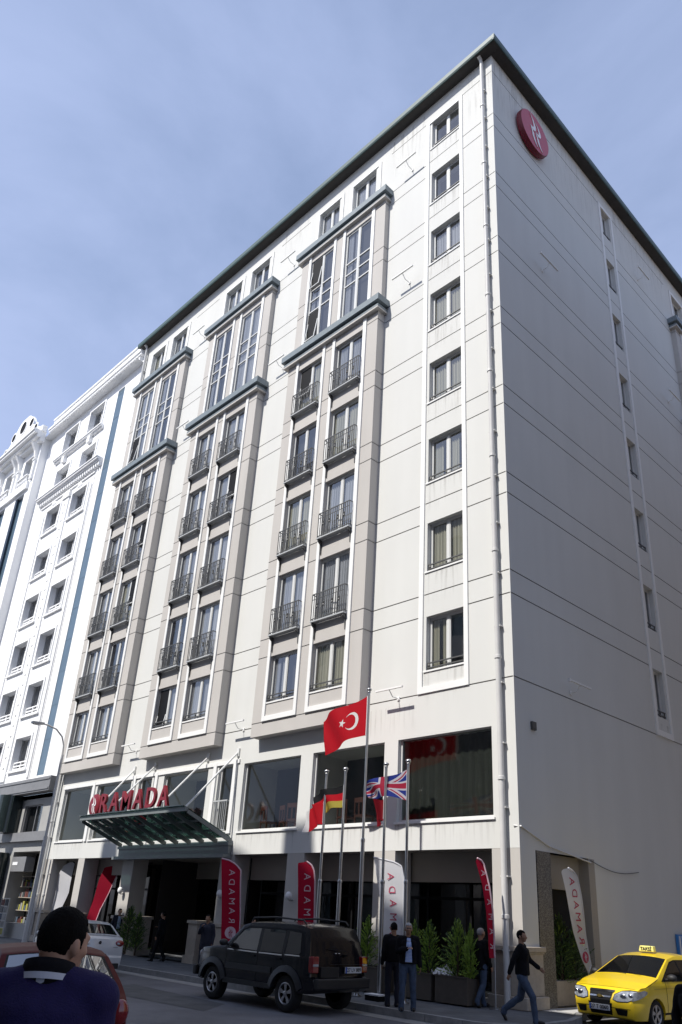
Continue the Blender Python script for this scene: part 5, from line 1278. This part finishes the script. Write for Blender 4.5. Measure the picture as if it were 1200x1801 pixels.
class Car:
    def __init__(s, top, hw, belt, tumble, Lf, Lr, wb, wr, zb, ar, noser=.16, tailr=.12):
        s.hw, s.belt, s.tumble, s.Lf, s.Lr = hw, belt, tumble, Lf, Lr; s.top = top; s.wb = wb; s.wr = wr; s.zb = zb; s.ar = ar; s.noser, s.tailr = noser, tailr
    def w(s, x, z):
        y = s.hw
        y -= .05*max(0, (.45-z)/.3)**2 + .02*((z-.62)/.4)**2 if z < s.belt else .006
        if z > s.belt: y -= (z-s.belt)*s.tumble+.01
        if x > s.Lf-.85: y -= s.noser*((x-(s.Lf-.85))/.85)**2.6
        if x < -s.Lr+.7: y -= s.tailr*((-s.Lr+.7-x)/.7)**2.6
        return y
    def crown(s, x, z, t): return z-.045*abs(t)**2.2*(1 if z > s.belt-.12 else .35)
    def plan(s, x, t):       # front and tail curve in plan
        if x > s.Lf-.7: return x-.10*abs(t)**3*((x-(s.Lf-.7))/.7)
        if x < -s.Lr+.6: return x+.08*abs(t)**3*((-s.Lr+.6-x)/.6)
        return x
    def mp(s, x, t, z): return (s.plan(x, t), t*s.w(x, z), s.crown(x, z, t))
    def body(s, m, parent):
        poly = list(s.top)                              # from front-bottom over the roof to rear-bottom
        bot = arch(-s.wb/2, s.ar, s.zb, s.wr-.02)[::-1]+arch(s.wb/2, s.ar, s.zb, s.wr-.02)[::-1]
        poly = poly+bot
        bm = bmesh.new(); vs = [bm.verts.new((x, -1, z)) for x, z in poly]; f = bm.faces.new(vs)
        r = bmesh.ops.extrude_face_region(bm, geom=[f]); bmesh.ops.translate(bm, verts=[v for v in r['geom'] if isinstance(v, bmesh.types.BMVert)], vec=(0, 2, 0))
        bmesh.ops.recalc_face_normals(bm, faces=bm.faces)
        cut_grid(bm, [-s.Lr+.12*i for i in range(int((s.Lf+s.Lr)/.12)+1)], [-.94,-.82,-.6,-.3,0,.3,.6,.82,.94], [s.zb+.1*i for i in range(1, 16)])
        for v in bm.verts: v.co = s.mp(v.co.x, v.co.y, v.co.z)
        bmesh.ops.remove_doubles(bm, verts=bm.verts, dist=1e-4)
        me = bpy.data.meshes.new('body'); bm.to_mesh(me); bm.free(); me.materials.append(m); o = link('body', me, parent)
        bv = o.modifiers.new('b', 'BEVEL'); bv.width = .03; bv.segments = 3; bv.limit_method = 'ANGLE'; bv.angle_limit = math.radians(42); bv.harden_normals = False
        bake(o); smooth_by_angle(o, 50); return o
    def side(s, poly, name, m, parent, off=.004, sd=1, th=0.0, sub=.15):
        bm = bmesh.new(); f = bm.faces.new([bm.verts.new((x, 0, z)) for x, z in poly])
        xs = [p[0] for p in poly]; zs = [p[1] for p in poly]
        cut_grid(bm, [min(xs)+sub*i for i in range(1, int((max(xs)-min(xs))/sub)+1)], [], [min(zs)+.1*i for i in range(1, int((max(zs)-min(zs))/.1)+1)])
        if th:
            r = bmesh.ops.extrude_face_region(bm, geom=bm.faces[:]); bmesh.ops.translate(bm, verts=[v for v in r['geom'] if isinstance(v, bmesh.types.BMVert)], vec=(0, 1, 0))
        for v in bm.verts:
            o_ = off+(th if v.co.y > .5 else 0)
            x, y, z = s.mp(v.co.x, 1.0, v.co.z); v.co = (x, sd*(y+o_), z)
        bmesh.ops.recalc_face_normals(bm, faces=bm.faces)
        me = bpy.data.meshes.new(name); bm.to_mesh(me); bm.free(); me.materials.append(m); return link(name, me, parent)
    def cross(s, p, q, t0, t1, name, m, parent, off=.005, n=10, k=4, f0=0, f1=1, th=0):
        """panel across the car on the profile line p->q (x,z); t0..t1 across"""
        mb = MB(); nx, nz = -(q[1]-p[1]), (q[0]-p[0]); L = math.hypot(nx, nz); nx, nz = nx/L, nz/L
        if nz < 0 or (abs(nz) < 1e-6 and nx*p[0] < 0): nx, nz = -nx, -nz
        G_ = []
        for i in range(n+1):
            t = t0+(t1-t0)*i/n; row = []
            for j in range(k+1):
                f = f0+(f1-f0)*j/k; x = p[0]+(q[0]-p[0])*f; z = p[1]+(q[1]-p[1])*f; c = Vector(s.mp(x, t, z)); row.append(c+Vector((nx*off, 0, nz*off)))
            G_.append(row)
        for i in range(n):
            for j in range(k): mb.face([G_[i][j], G_[i+1][j], G_[i+1][j+1], G_[i][j+1]])
        o = mb.build(name, m, parent, smooth=True, recalc=False)
        bm = bmesh.new(); bm.from_mesh(o.data); bmesh.ops.remove_doubles(bm, verts=bm.verts, dist=1e-5); bm.to_mesh(o.data); bm.free()
        if th: so = o.modifiers.new('s', 'SOLIDIFY'); so.thickness = th; so.offset = 1
        return o
    def px_(s, z, rear=False):
        pts = s.top[:8] if not rear else s.top[-8:]
        best = None
        for p, q in zip(pts, pts[1:]):
            if min(p[1], q[1])-1e-6 <= z <= max(p[1], q[1])+1e-6 and abs(q[1]-p[1]) > 1e-6:
                x = p[0]+(q[0]-p[0])*(z-p[1])/(q[1]-p[1])
                if best is None or (x > best if not rear else x < best): best = x
        return best
    def end_panel(s, z0, z1, t0, t1, name, m, parent, off=.007, rear=False, n=8, k=5, taper=0.0):
        mb = MB(); G_ = []; sg = -1 if rear else 1
        for i in range(n+1):
            row = []
            for j in range(k+1):
                f = j/k; z = z0+(z1-z0)*f; tm = (t0+t1)/2; hw = (t1-t0)/2*(1-taper*(1-f)); t = tm-hw+2*hw*i/n
                c = Vector(s.mp(s.px_(z, rear), t, z)); row.append(c+Vector((sg*off, 0, .003)))
            G_.append(row)
        for i in range(n):
            for j in range(k): mb.face([G_[i][j], G_[i+1][j], G_[i+1][j+1], G_[i][j+1]])
        o = mb.build(name, m, parent, smooth=False, recalc=False)
        bm = bmesh.new(); bm.from_mesh(o.data); bmesh.ops.remove_doubles(bm, verts=bm.verts, dist=1e-5); bmesh.ops.recalc_face_normals(bm, faces=bm.faces); bm.to_mesh(o.data); bm.free(); return o
    def front_poly(s, pts, name, m, parent, off=.01, rear=False):
        bm = bmesh.new(); bm.faces.new([bm.verts.new((t, 0, z)) for t, z in pts]); ts = [p[0] for p in pts]; zs = [p[1] for p in pts]
        cut_grid(bm, [min(ts)+.05*i for i in range(1, 20) if min(ts)+.05*i < max(ts)], [], [min(zs)+.03*i for i in range(1, 20) if min(zs)+.03*i < max(zs)])
        for v in bm.verts:
            t, z = v.co.x, v.co.z; x, y, zz = s.mp(s.px_(z, rear), t, z); v.co = (x+(-off if rear else off), y+off*.6*t, zz)
        me = bpy.data.meshes.new(name); bm.to_mesh(me); bm.free(); me.materials.append(m); return link(name, me, parent)
    def wheels(s, parent, spokes=5, inset=.0, rimr=.66, w_=.21):
        first = None
        for (x, sd) in ((s.wb/2, 1), (s.wb/2, -1), (-s.wb/2, 1), (-s.wb/2, -1)):
            r = s.wr; y = sd*(s.hw-w_/2-.015-inset)
            if first is None:
                root = empty('wheel', (x, y, r)); root.parent = parent
                t = MB(); rr = r*rimr; t.lathe([(rr, -w_/2+.01), (r-.04, -w_/2), (r-.008, -w_/2+.03), (r, -w_/2+.06), (r, w_/2-.06), (r-.008, w_/2-.03), (r-.04, w_/2), (rr, w_/2-.01), (rr-.01, 0)], 40, 0, 'y', cap=False); o = t.build('tyre', TYRE, root); smooth_by_angle(o, 50)
                k = MB(); k.lathe([(rr, w_/2-.012), (rr-.018, w_/2-.004), (rr-.03, w_/2-.02), (rr-.035, 0)], 40, 0, 'y', cap=False); k.lathe([(.055, w_/2-.03), (.055, w_/2-.008), (.03, w_/2-.002)], 16, 0, 'y')
                for q in range(spokes):
                    a = 2*PI*q/spokes+.3
                    for dv in (-.13, .13) if spokes < 6 else (0,):
                        P0 = Vector((math.cos(a)*.04, w_/2-.018, math.sin(a)*.04)); P1 = Vector((math.cos(a+dv)*(rr-.02), w_/2-.014, math.sin(a+dv)*(rr-.02)))
                        d = (P1-P0).normalized(); nn = Vector((0,1,0)).cross(d)*.020; k.prism([P0+nn, P1+nn*1.1, P1-nn*1.1, P0-nn], (0, -.02, 0))
                o = k.build('rim', RIM, root)
                k = MB(); k.lathe([(rr-.02, w_/2-.06), (.01, w_/2-.06)], 30, 0, 'y'); k.lathe([(rr-.02,-w_/2+.03),(.01,-w_/2+.03)], 30, 0, 'y'); k.build('brake_disc', PLAS, root); first = root
            else:
                root = copy_tree(first, parent, (x, y, r))
            if sd < 0: root.rotation_euler = (0, 0, PI)
    def arches(s, parent):
        for x in (s.wb/2, -s.wb/2):
            k = MB(); pts = arch(x, s.ar-.001, s.zb, s.wr-.02, 16)
            for i in range(16): k.face([(pts[i][0], -s.hw+.06, pts[i][1]), (pts[i+1][0], -s.hw+.06, pts[i+1][1]), (pts[i+1][0], s.hw-.06, pts[i+1][1]), (pts[i][0], s.hw-.06, pts[i][1])])
            k.box(x-s.ar, x+s.ar, -.35, .35, s.zb+.02, s.wr+s.ar-.1); k.build('wheel_well', M['black'], parent, recalc=False)
    def plate(s, parent, org, face, txt, w_=.50, h=.11):
        """face: +1 looks forward, -1 looks rearward"""
        k = MB(); x, y, z = org; k.box(x-.012, x+.012, y-w_/2, y+w_/2, z-h/2, z+h/2); o = k.build('number_plate', PLATE, parent)
        q = MB(); xx = x+face*.0135; yb = y+face*(-1)*(w_/2-.005) ; yb2 = yb+face*.04; q.box(min(xx-.001, xx), max(xx, xx+.001), min(yb, yb2), max(yb, yb2), z-h/2, z+h/2); q.build('country_band', PBL, o)
        put_text(txt, .105, INK, o, (x+face*.0165, y+face*.012, z), (0, face*1.0, 0), (0, 0, 1), .0008, .002)
def detail_lines(c, parent, xs, z0, z1, m=None):
    for x in xs:
        for sd in (1, -1): c.side([(x-.006, z0), (x+.006, z0), (x+.006, z1), (x-.006, z1)], 'door_gap', M['black'], parent, .0035, sd)
def mirror(parent, x, y, z, m, sd):
    k = MB(); k.ell((x, y, z), (.085,.115,.075), 14, 10); k.tube([(x, y-sd*.16, z-.05), (x, y-sd*.06, z-.03)], .025, 8); o = k.build('door_mirror', m, parent, smooth=True); return o
def common_panes(c, parent, g, ws, rw, sides, trim):
    o = c.cross(ws[0], ws[1], -.90, .90, 'windscreen', g, parent, .006, 14, 4, .04, .95); c.cross(ws[0], ws[1], -.95, .95, 'windscreen_seal', M['black'], parent, .003, 14, 4, .0, 1)
    c.cross(rw[0], rw[1], -.86, .86, 'rear_window', g, parent, .006, 14, 4, .06, .94); c.cross(rw[0], rw[1], -.90, .90, 'rear_window_seal', M['black'], parent, .003, 14, 4, .02, .98)
    for poly in sides:
        for sd in (1, -1): c.side(poly, 'side_window', g, parent, .006, sd)
    for sd in (1, -1): c.side(trim, 'window_surround', M['black'], parent, .003, sd)
# ---- yellow taxi, nose towards the camera
taxi = empty('taxi', (1.86, 2.45, -.30), rz=-PI/2-.07, label='bright yellow saloon taxi with a roof sign, parked nose out in the side street', cat='taxi')
YEL = paint('taxi_yellow', (.80,.56,.012))
top = [(1.98,.20),(2.08,.24),(2.13,.40),(2.13,.54),(2.06,.68),(1.90,.79),(1.50,.92),(1.05,1.03),(.25,1.42),(-.15,1.49),(-.65,1.50),(-1.05,1.44),(-1.42,1.24),(-1.68,1.10),(-2.05,1.07),(-2.14,.98),(-2.17,.62),(-2.12,.34),(-2.02,.24)]
c = Car(top, .855, .95, .42, 2.13, 2.17, 2.48, .295, .20, .36)
c.body(YEL, taxi); c.arches(taxi); c.wheels(taxi, 5)
common_panes(c, taxi, CG, ((1.02,1.045),(.26,1.415)), ((-1.06,1.435),(-1.66,1.11)), [[(.80,1.02),(.22,1.34),(-.02,1.385),(-.10,.99)], [(-.17,.99),(-.10,1.385),(-.62,1.38),(-.95,1.31),(-1.02,1.02)], [(-1.07,1.03),(-1.00,1.29),(-1.20,1.20),(-1.33,1.08)]], [(.93,.98),(.22,1.37),(-.02,1.41),(-.64,1.41),(-1.0,1.34),(-1.42,1.06),(-1.0,.97)])
detail_lines(c, taxi, [.78, -.135, -1.02], .30, .98); 
for sd in (1, -1):
    c.side([(.9,.30),(-.9,.30),(-.9,.34),(.9,.34)], 'sill_line', M['black'], taxi, .0035, sd); c.side([(1.3,.80),(-1.8,.84),(-1.8,.85),(1.3,.812)], 'crease', mat('taxi_crease', (.50,.34,.01), .4) if 'crs' not in M else M['crs'], taxi, .003, sd)
    for x in (-.0, -.92): k = MB(); yy = c.w(x, .82); k.tube([(x-.02, sd*(yy+.003), .82), (x-.05, sd*(yy+.03), .825), (x-.17, sd*(yy+.03), .825), (x-.20, sd*(yy+.003), .82)], .012, 8); k.build('door_handle', YEL, taxi)
    mirror(taxi, .72, sd*(.98), 1.02, PLAS, sd)
    # swept headlights wrap from the nose round the wing
    ta, tb_ = (.46, .985) if sd > 0 else (-.985, -.46)
    o = c.front_poly([(sd*t, z) for t, z in [(.45,.575),(.47,.66),(.60,.735),(.80,.76),(1.0,.76),(1.0,.60),(.90,.56),(.60,.545)]][::sd], 'headlight', LENS, taxi, .012)
    c.side([(2.12,.57),(1.90,.62),(1.66,.70),(1.60,.755),(1.72,.785),(2.06,.74)], 'headlight_wing', LENS, taxi, .012, sd, sub=.06)
    c.front_poly([(sd*t, z) for t, z in [(.43,.565),(.45,.67),(.60,.75),(.80,.775),(1.0,.775),(1.0,.585),(.90,.545),(.60,.53)]][::sd], 'headlight_surround', M['black'], taxi, .007)
    k = MB(); k.ell((2.058,.53*sd,.645), (.028,.075,.055), 18, 10, 0); k.ell((1.995,.67*sd,.655), (.028,.06,.05), 18, 10, 0); k.build('reflector', M['chrome'], o, smooth=True)
    c.end_panel(.28, .40, *((.52, .90) if sd > 0 else (-.90, -.52)), 'fog_lamp_recess', M['black'], taxi, .007, taper=.25)
    c.end_panel(.405, .415, *((.37, .98) if sd > 0 else (-.98, -.37)), 'bumper_crease', M['black'], taxi, .004)
    k = MB(); k.ell((-2.10,.66*sd,.80), (.06,.13,.14), 14, 10); k.build('tail_light', RLENS, taxi, smooth=True)
c.end_panel(.49, .735, -.40, .40, 'grille', M['black'], taxi, .008, taper=.12)
c.end_panel(.70, .74, -.41, .41, 'grille_bar', M['chrome'], taxi, .016); c.end_panel(.595, .625, -.36, .36, 'grille_bar', M['chrome'], taxi, .016)
c.end_panel(.23, .49, -.42, .42, 'lower_intake', M['black'], taxi, .008, taper=.1)
k = MB(); k.prism([(2.125,-.075,.60),(2.125,-.03,.60),(2.125,-.03,.585),(2.125,.03,.585),(2.125,.03,.60),(2.125,.075,.60),(2.125,.065,.63),(2.125,.03,.63),(2.125,.03,.645),(2.125,-.03,.645),(2.125,-.03,.63),(2.125,-.065,.63)], (.012,0,0)); k.build('badge', mat('badge_gold', (.55,.40,.12), .3, metal=.8), taxi)
for p_, q_ in (((1.90,.79),(1.50,.92)),): c.cross(p_, q_, -.90, .90, 'bonnet_gap', M['black'], taxi, .003, 14, 1, .02, .05)
for sd in (1, -1): c.side([(1.86,.80),(1.05,1.02),(1.05,1.03),(1.86,.81)], 'bonnet_gap', M['black'], taxi, .002, sd)
c.plate(taxi, (2.165, 0, .40), 1, '27 T 0060')
k = MB()
for y in (.05, .42): k.tube([(1.07, y-.0, 1.045), (1.0, y-.42, 1.085)], .007, 6)
k.build('wiper', M['black'], taxi)
rs = MB(); rs.prism([(.02,-.20,1.50),(.02,.20,1.50),(.0,.17,1.63),(.0,-.17,1.63)], (-.13,0,0)); o = rs.build('roof_sign', mat('sign_pale_yellow', (.75,.68,.20), .4), taxi); bv = o.modifiers.new('b','BEVEL'); bv.width = .02; bv.segments = 3
put_text('TAKSİ', .105, INK, o, (.022, 0, 1.56), (0,1,0), (-.15,0,1), .002, .002)
k = MB(); k.box(-.9,.75,-.6,.6,.5,.95); k.build('interior', INT, taxi)
for sd in (-1, 1): k = MB(); k.box(-.15,-.02,sd*.36-.22,sd*.36+.22,.8,1.22); k.box(-.12,-.05,sd*.36-.12,sd*.36+.12,1.22,1.36); k.build('seat', INT, taxi)
k = MB(); k.prism([(.86,-.35,1.065),(.95,-.05,1.055),(.80,.0,1.09),(.72,-.3,1.13)], (0,0,.01)); k.build('dashboard_paper', M['white'], taxi)
# ---- black off-road car, parked facing left
jeep = empty('off_road_car', (-4.17,-4.04,-.30), rz=PI+.013, label='black boxy off-road car parked facing left beside the flagpoles', cat='car')
BPA = paint('car_black', (.004,.0045,.008), coat=.35, rough=.22, spec=.3)
top = [(2.02,.42),(2.16,.46),(2.19,.62),(2.14,.70),(2.12,.95),(2.06,1.06),(1.9,1.12),(1.45,1.17),(.98,1.21),(.44,1.68),(.15,1.745),(-.8,1.77),(-1.55,1.755),(-1.86,1.70),(-1.98,1.45),(-2.06,1.14),(-2.10,.92),(-2.12,.74),(-2.22,.70),(-2.22,.50),(-2.08,.42)]
c = Car(top, .89, 1.12, .26, 2.19, 2.22, 2.65, .36, .42, .45, .14, .07)
c.body(BPA, jeep); c.arches(jeep); c.wheels(jeep, 5, 0, .60, .24)
common_panes(c, jeep, CGD, ((.99,1.215),(.45,1.67)), ((-1.86,1.69),(-2.045,1.18)), [], [(.86,1.15),(.42,1.60),(.2,1.66),(-1.5,1.67),(-1.74,1.62),(-1.88,1.20),(-1.85,1.15)])
for sd in (1, -1):
    c.side([(.78,1.19),(.38,1.57),(.18,1.62),(-.22,1.63),(-.26,1.17)], 'side_window', CGF, jeep, .007, sd)
    c.side([(-.36,1.17),(-.32,1.63),(-.92,1.635),(-1.10,1.62),(-1.12,1.17)], 'side_window', CGD, jeep, .007, sd)
    c.side([(-1.24,1.18),(-1.22,1.62),(-1.62,1.60),(-1.74,1.22),(-1.70,1.18)], 'side_window', CGD, jeep, .007, sd)
    c.side([(.84,1.135),(-.27,1.125),(-.27,1.15),(.82,1.16)], 'chrome_strip', M['chrome'], jeep, .006, sd); c.side([(-.34,1.125),(-1.14,1.125),(-1.14,1.15),(-.34,1.15)], 'chrome_strip', M['chrome'], jeep, .006, sd); c.side([(-1.22,1.14),(-1.74,1.14),(-1.72,1.165),(-1.22,1.165)], 'chrome_strip', M['chrome'], jeep, .006, sd)
    c.side([(-.255,1.15),(-.22,1.63),(-.33,1.63),(-.37,1.15)], 'door_pillar', BPA, jeep, .008, sd)
    c.side([(-1.13,1.15),(-1.11,1.63),(-1.21,1.63),(-1.23,1.15)], 'door_pillar', BPA, jeep, .008, sd)
    c.side([(.82,.72),(-.82,.72),(-.82,.84),(.82,.84)], 'door_moulding', PLAS, jeep, .002, sd, .022); c.side([(.85,.42),(-.85,.42),(-.85,.52),(.85,.52)], 'side_step', PLAS, jeep, .0, sd, .03)
    for cx in (c.wb/2, -c.wb/2):                       # arch flares
        o_, i_ = arch(cx, c.ar+.115, .50, c.wr-.02, 14), arch(cx, c.ar-.01, .44, c.wr-.02, 14)
        k = MB()
        for q in range(14):
            P_ = []
            for (x, z) in (o_[q], o_[q+1], i_[q+1], i_[q]): X, Y, Z = c.mp(x, 1, z); P_.append((x, Y, z))
            a_, b_, c2_, d_ = P_
            out = .055
            F = lambda p, e: (p[0], sd*(p[1]+e), p[2])
            k.face([F(a_, -.02), F(b_, -.02), F(b_, out*.6), F(a_, out*.6)]); k.face([F(a_, out*.6), F(b_, out*.6), F(c2_, out), F(d_, out)]); k.face([F(d_, out), F(c2_, out), F(c2_, -.12), F(d_, -.12)])
        k.build('arch_flare', mat('flare_grey', (.022,.023,.027), .45) if 'flare' not in M else M['flare'], jeep, smooth=False)
    for x in (-.12, -1.03): k = MB(); yy = c.w(x, 1.02); k.box(x-.09, x+.09, min(sd*yy, sd*(yy+.035)), max(sd*yy, sd*(yy+.035)), 1.0, 1.035); k.build('door_handle', BPA, jeep)
    mirror(jeep, .80, sd*1.03, 1.24, PLAS, sd)
    k = MB(); y0 = sd*.655; k.tube([(.25,y0,1.72),(.2,y0,1.80),(-.6,y0,1.84),(-1.55,y0,1.81),(-1.65,y0,1.73)], .02, 8); k.tube([(-.6,y0,1.74),(-.6,y0,1.84)], .018, 6); k.build('roof_rail', PLAS, jeep)
    k = MB(); k.box(-2.13,-1.98,min(sd*.66,sd*.845),max(sd*.66,sd*.845),.80,1.12,0); k.box(-2.138,-2.0,min(sd*.67,sd*.84),max(sd*.67,sd*.84),.92,.98,1); o = k.build('tail_light', [RLENS, LENS], jeep); bv = o.modifiers.new('b','BEVEL'); bv.width = .02; bv.segments = 2
    k = MB(); k.lathe([(.02,.07),(.10,.06),(.115,.03),(.12,0)], 20, 0, 'x', (2.10, sd*.60, .92)); k.build('headlight', LENS, jeep, smooth=True)
detail_lines(c, jeep, [.86, -.31, -1.18], .52, 1.12)
for bb_ in ((-2.27,-2.05,.50,.70), (2.12,2.25,.46,.68)):
    k = MB(); k.box(bb_[0],bb_[1],-.80,.80,bb_[2],bb_[3]); o = k.build('bumper', PLAS, jeep); bv = o.modifiers.new('b','BEVEL'); bv.width = .03; bv.segments = 3
k = MB()
for y in (-.30,-.2,-.1,0,.1,.2,.30): k.box(2.10,2.15,y-.03,y+.03,.80,1.03)
k.build('grille', M['black'], jeep)
k = MB(); k.box(-2.16,-2.10,.08,.62,.72,.92); k.box(-2.13,-2.09,-.72,.30,.96,.965); k.build('tailgate_recess', PLAS, jeep)
c.plate(jeep, (-2.175, -.34, .86), -1, '27 LV 889', .50, .12)
k = MB(); k.tube([(-2.11,-.15,1.22),(-2.09,.12,1.26),(-2.06,.35,1.27)], .008, 6); k.box(-2.12,-2.07,-.2,-.1,1.12,1.16); k.build('rear_wiper', M['black'], jeep)
k = MB()
for y in (.03, .13): k.ell((-2.085,y,1.18),(.02,.035,.012),10,6)
k.build('hinge_badge', M['chrome'], jeep, smooth=True)
k = MB(); k.box(-1.6,.6,-.62,.62,.6,1.1); k.build('interior', INT, jeep)
# ---- white saloon driving away
wcar = empty('white_car', (-13.42,-4.5,-.30), rz=PI-.15, label='small white saloon car seen from behind at the left kerb', cat='car')
WPA = paint('car_white', (.58,.60,.62))
top = [(1.98,.20),(2.08,.26),(2.11,.55),(2.02,.72),(1.5,.90),(1.0,.98),(.25,1.38),(-.2,1.44),(-.75,1.43),(-1.1,1.36),(-1.62,1.08),(-1.98,1.05),(-2.09,.98),(-2.14,.70),(-2.12,.55),(-2.18,.50),(-2.16,.28),(-2.05,.22)]
c = Car(top, .83, .93, .36, 2.11, 2.18, 2.47, .29, .20, .35)
c.body(WPA, wcar); c.arches(wcar); c.wheels(wcar, 6)
common_panes(c, wcar, CG, ((.98,.99),(.27,1.37)), ((-1.11,1.355),(-1.60,1.09)), [[(.7,.98),(.2,1.30),(-.05,1.33),(-.12,.95)], [(-.2,.95),(-.13,1.33),(-.7,1.32),(-1.0,1.26),(-1.1,.98)]], [(.85,.95),(.2,1.33),(-.05,1.355),(-.7,1.35),(-1.05,1.28),(-1.25,.96)])
for sd in (1, -1):
    k = MB(); k.ell((-2.055,.60*sd,.86), (.055,.145,.09), 16, 10); o = k.build('tail_light', RLENS, wcar, smooth=True); k = MB(); k.ell((-2.10,.57*sd,.85), (.022,.05,.03), 12, 8); k.build('reflector', LENS, o, smooth=True)
    mirror(wcar, .70, sd*.95, .99, WPA, sd); k = MB(); k.ell((2.0,.6*sd,.62),(.08,.16,.08),12,8); k.build('headlight', LENS, wcar, smooth=True)
k = MB(); k.box(-2.19,-2.05,-.62,.62,.20,.34); k.build('lower_bumper', PLAS, wcar); c.plate(wcar, (-2.19,0,.55), -1, '27 JE 430'); k = MB(); k.lathe([(.045,-.02),(.045,0)],16,0,'x',(-2.11,0,.88)); k.build('badge', M['chrome'], wcar)
k = MB(); k.cross = None; k.box(-2.115,-2.10,-.55,.55,.755,.762); k.build('boot_gap', M['black'], wcar)
detail_lines(c, wcar, [.62,-.16,-1.1], .3, .93)
# ---- red hatchback close to the camera on the left
rcar = empty('red_car', (.22,-11.88,-.30), rz=PI-.25, label='dark red car with a roof aerial, partly hidden by the man in the foreground', cat='car')
RPA = paint('car_red', (.075,.002,.003), coat=0, rough=.5, spec=.10)
top = [(1.95,.20),(2.05,.26),(2.08,.55),(1.98,.72),(1.5,.90),(1.0,.98),(.35,1.36),(-.1,1.44),(-.7,1.43),(-1.0,1.38),(-1.62,1.02),(-1.75,.98),(-1.88,.93),(-1.94,.75),(-1.98,.5),(-1.96,.28),(-1.86,.22)]
c = Car(top, .84, .91, .38, 2.08, 1.98, 2.47, .29, .20, .35)
c.body(RPA, rcar); c.arches(rcar); c.wheels(rcar, 5)
common_panes(c, rcar, CGF, ((.98,.99),(.36,1.355)), ((-1.01,1.375),(-1.60,1.03)), [[(.8,.97),(.3,1.28),(.05,1.32),(-.05,.94)], [(-.12,.94),(-.05,1.32),(-.65,1.32),(-.95,1.27),(-1.15,.97)]], [(.9,.94),(.3,1.32),(.05,1.345),(-.65,1.345),(-1.0,1.29),(-1.32,.95)])
for sd in (1, -1):
    k = MB(); k.ell((-1.86,.66*sd,.80), (.06,.10,.14), 14, 10); k.build('tail_light', RLENS, rcar, smooth=True); mirror(rcar, .75, sd*.96, .99, RPA, sd)
k = MB(); k.tube([(-.80,.0,1.42),(-.86,0,1.46)], .018, 8); k.tube([(-.84,0,1.45),(-1.05,0,1.92)], .004, 6); k.build('aerial', M['black'], rcar)
c.cross((-1.62,1.02),(-1.75,.98), -.85,.85,'parcel_trim', M['black'], rcar, .006, 10, 2)
detail_lines(c, rcar, [.7,-.08,-1.15], .3, .91); c.plate(rcar, (-1.985,0,.55), -1, '27 AR 615')
# ------------------------------------------------------------------ camera, sun, sky
cd = bpy.data.cameras.new('camera'); cam = bpy.data.objects.new('camera', cd); COL.objects.link(cam); scene.camera = cam
yaw, pitch, roll, f_px, ppx, ppy = 0.8038, 0.4172, 0.0525, 1340.5752, 628.9025, 1013.8897
cy, sy, cp_, sp = math.cos(yaw), math.sin(yaw), math.cos(pitch), math.sin(pitch)
fw = Vector((-sy*cp_, cy*cp_, sp)); rg = Vector((cy, sy, 0)); u_ = rg.cross(fw); cr, sr = math.cos(roll), math.sin(roll)
R_ = rg*cr+u_*sr; U_ = -rg*sr+u_*cr
YAWP = (yaw, pitch, roll)
cam.matrix_world = Matrix(((R_.x, U_.x, -fw.x, 11.343), (R_.y, U_.y, -fw.y, -17.0362), (R_.z, U_.z, -fw.z, 1.6834), (0,0,0,1)))
cd.sensor_fit = 'HORIZONTAL'; cd.sensor_width = 36; cd.lens = f_px/1200*36; cd.shift_x = -(ppx-600)/1200; cd.shift_y = (ppy-900.5)/1200
cd.clip_start = .1; cd.clip_end = 3000
sun = bpy.data.lights.new('sun', 'SUN'); sun.energy = 4.3; sun.angle = math.radians(.53); sun.color = (1.0, .965, .91)
so = bpy.data.objects.new('sun', sun); COL.objects.link(so)
sd_ = Vector((SUNV.x, SUNV.y, SUNV.length*math.tan(EL))).normalized()
so.rotation_euler = sd_.to_track_quat('Z', 'Y').to_euler(); so.location = (0,-30,60)
w = bpy.data.worlds.new('World'); scene.world = w; w.use_nodes = True; nt = w.node_tree; bg = nt.nodes['Background']; L = nt.links.new
sky = nt.nodes.new('ShaderNodeTexSky'); sky.sky_type = 'NISHITA'; sky.sun_disc = False; sky.sun_elevation = EL; sky.sun_rotation = math.atan2(sd_.x, sd_.y); sky.air_density = 1.0; sky.dust_density = 1.2; sky.ozone_density = 1.3
tc = nt.nodes.new('ShaderNodeTexCoord'); mp = nt.nodes.new('ShaderNodeMapping'); mp.inputs['Scale'].default_value = (1.0, 1.6, 2.4); mp.inputs['Rotation'].default_value = (0, .35, .6)
n1 = nt.nodes.new('ShaderNodeTexNoise'); n1.inputs['Scale'].default_value = 1.15; n1.inputs['Detail'].default_value = 9; n1.inputs['Roughness'].default_value = .55; n1.inputs['Distortion'].default_value = .6
L(tc.outputs['Generated'], mp.inputs['Vector']); L(mp.outputs[0], n1.inputs['Vector'])
r = nt.nodes.new('ShaderNodeValToRGB'); r.color_ramp.elements[0].position = .34; r.color_ramp.elements[0].color = (.42,.42,.42,1); r.color_ramp.elements[1].position = .72; r.color_ramp.elements[1].color = (1,1,1,1); L(n1.outputs['Fac'], r.inputs['Fac'])
mx = nt.nodes.new('ShaderNodeMix'); mx.data_type = 'RGBA'; mx.inputs['B'].default_value = (3.0, 3.62, 5.45, 1)
L(r.outputs['Color'], mx.inputs['Factor']); L(sky.outputs['Color'], mx.inputs['A']); L(mx.outputs['Result'], bg.inputs['Color']); bg.inputs['Strength'].default_value = .13
scene.view_settings.view_transform = 'Standard'; scene.view_settings.look = 'None'; scene.view_settings.exposure = .40; scene.view_settings.gamma = 1
scene.render.engine = 'CYCLES'; scene.cycles.transparent_max_bounces = 16
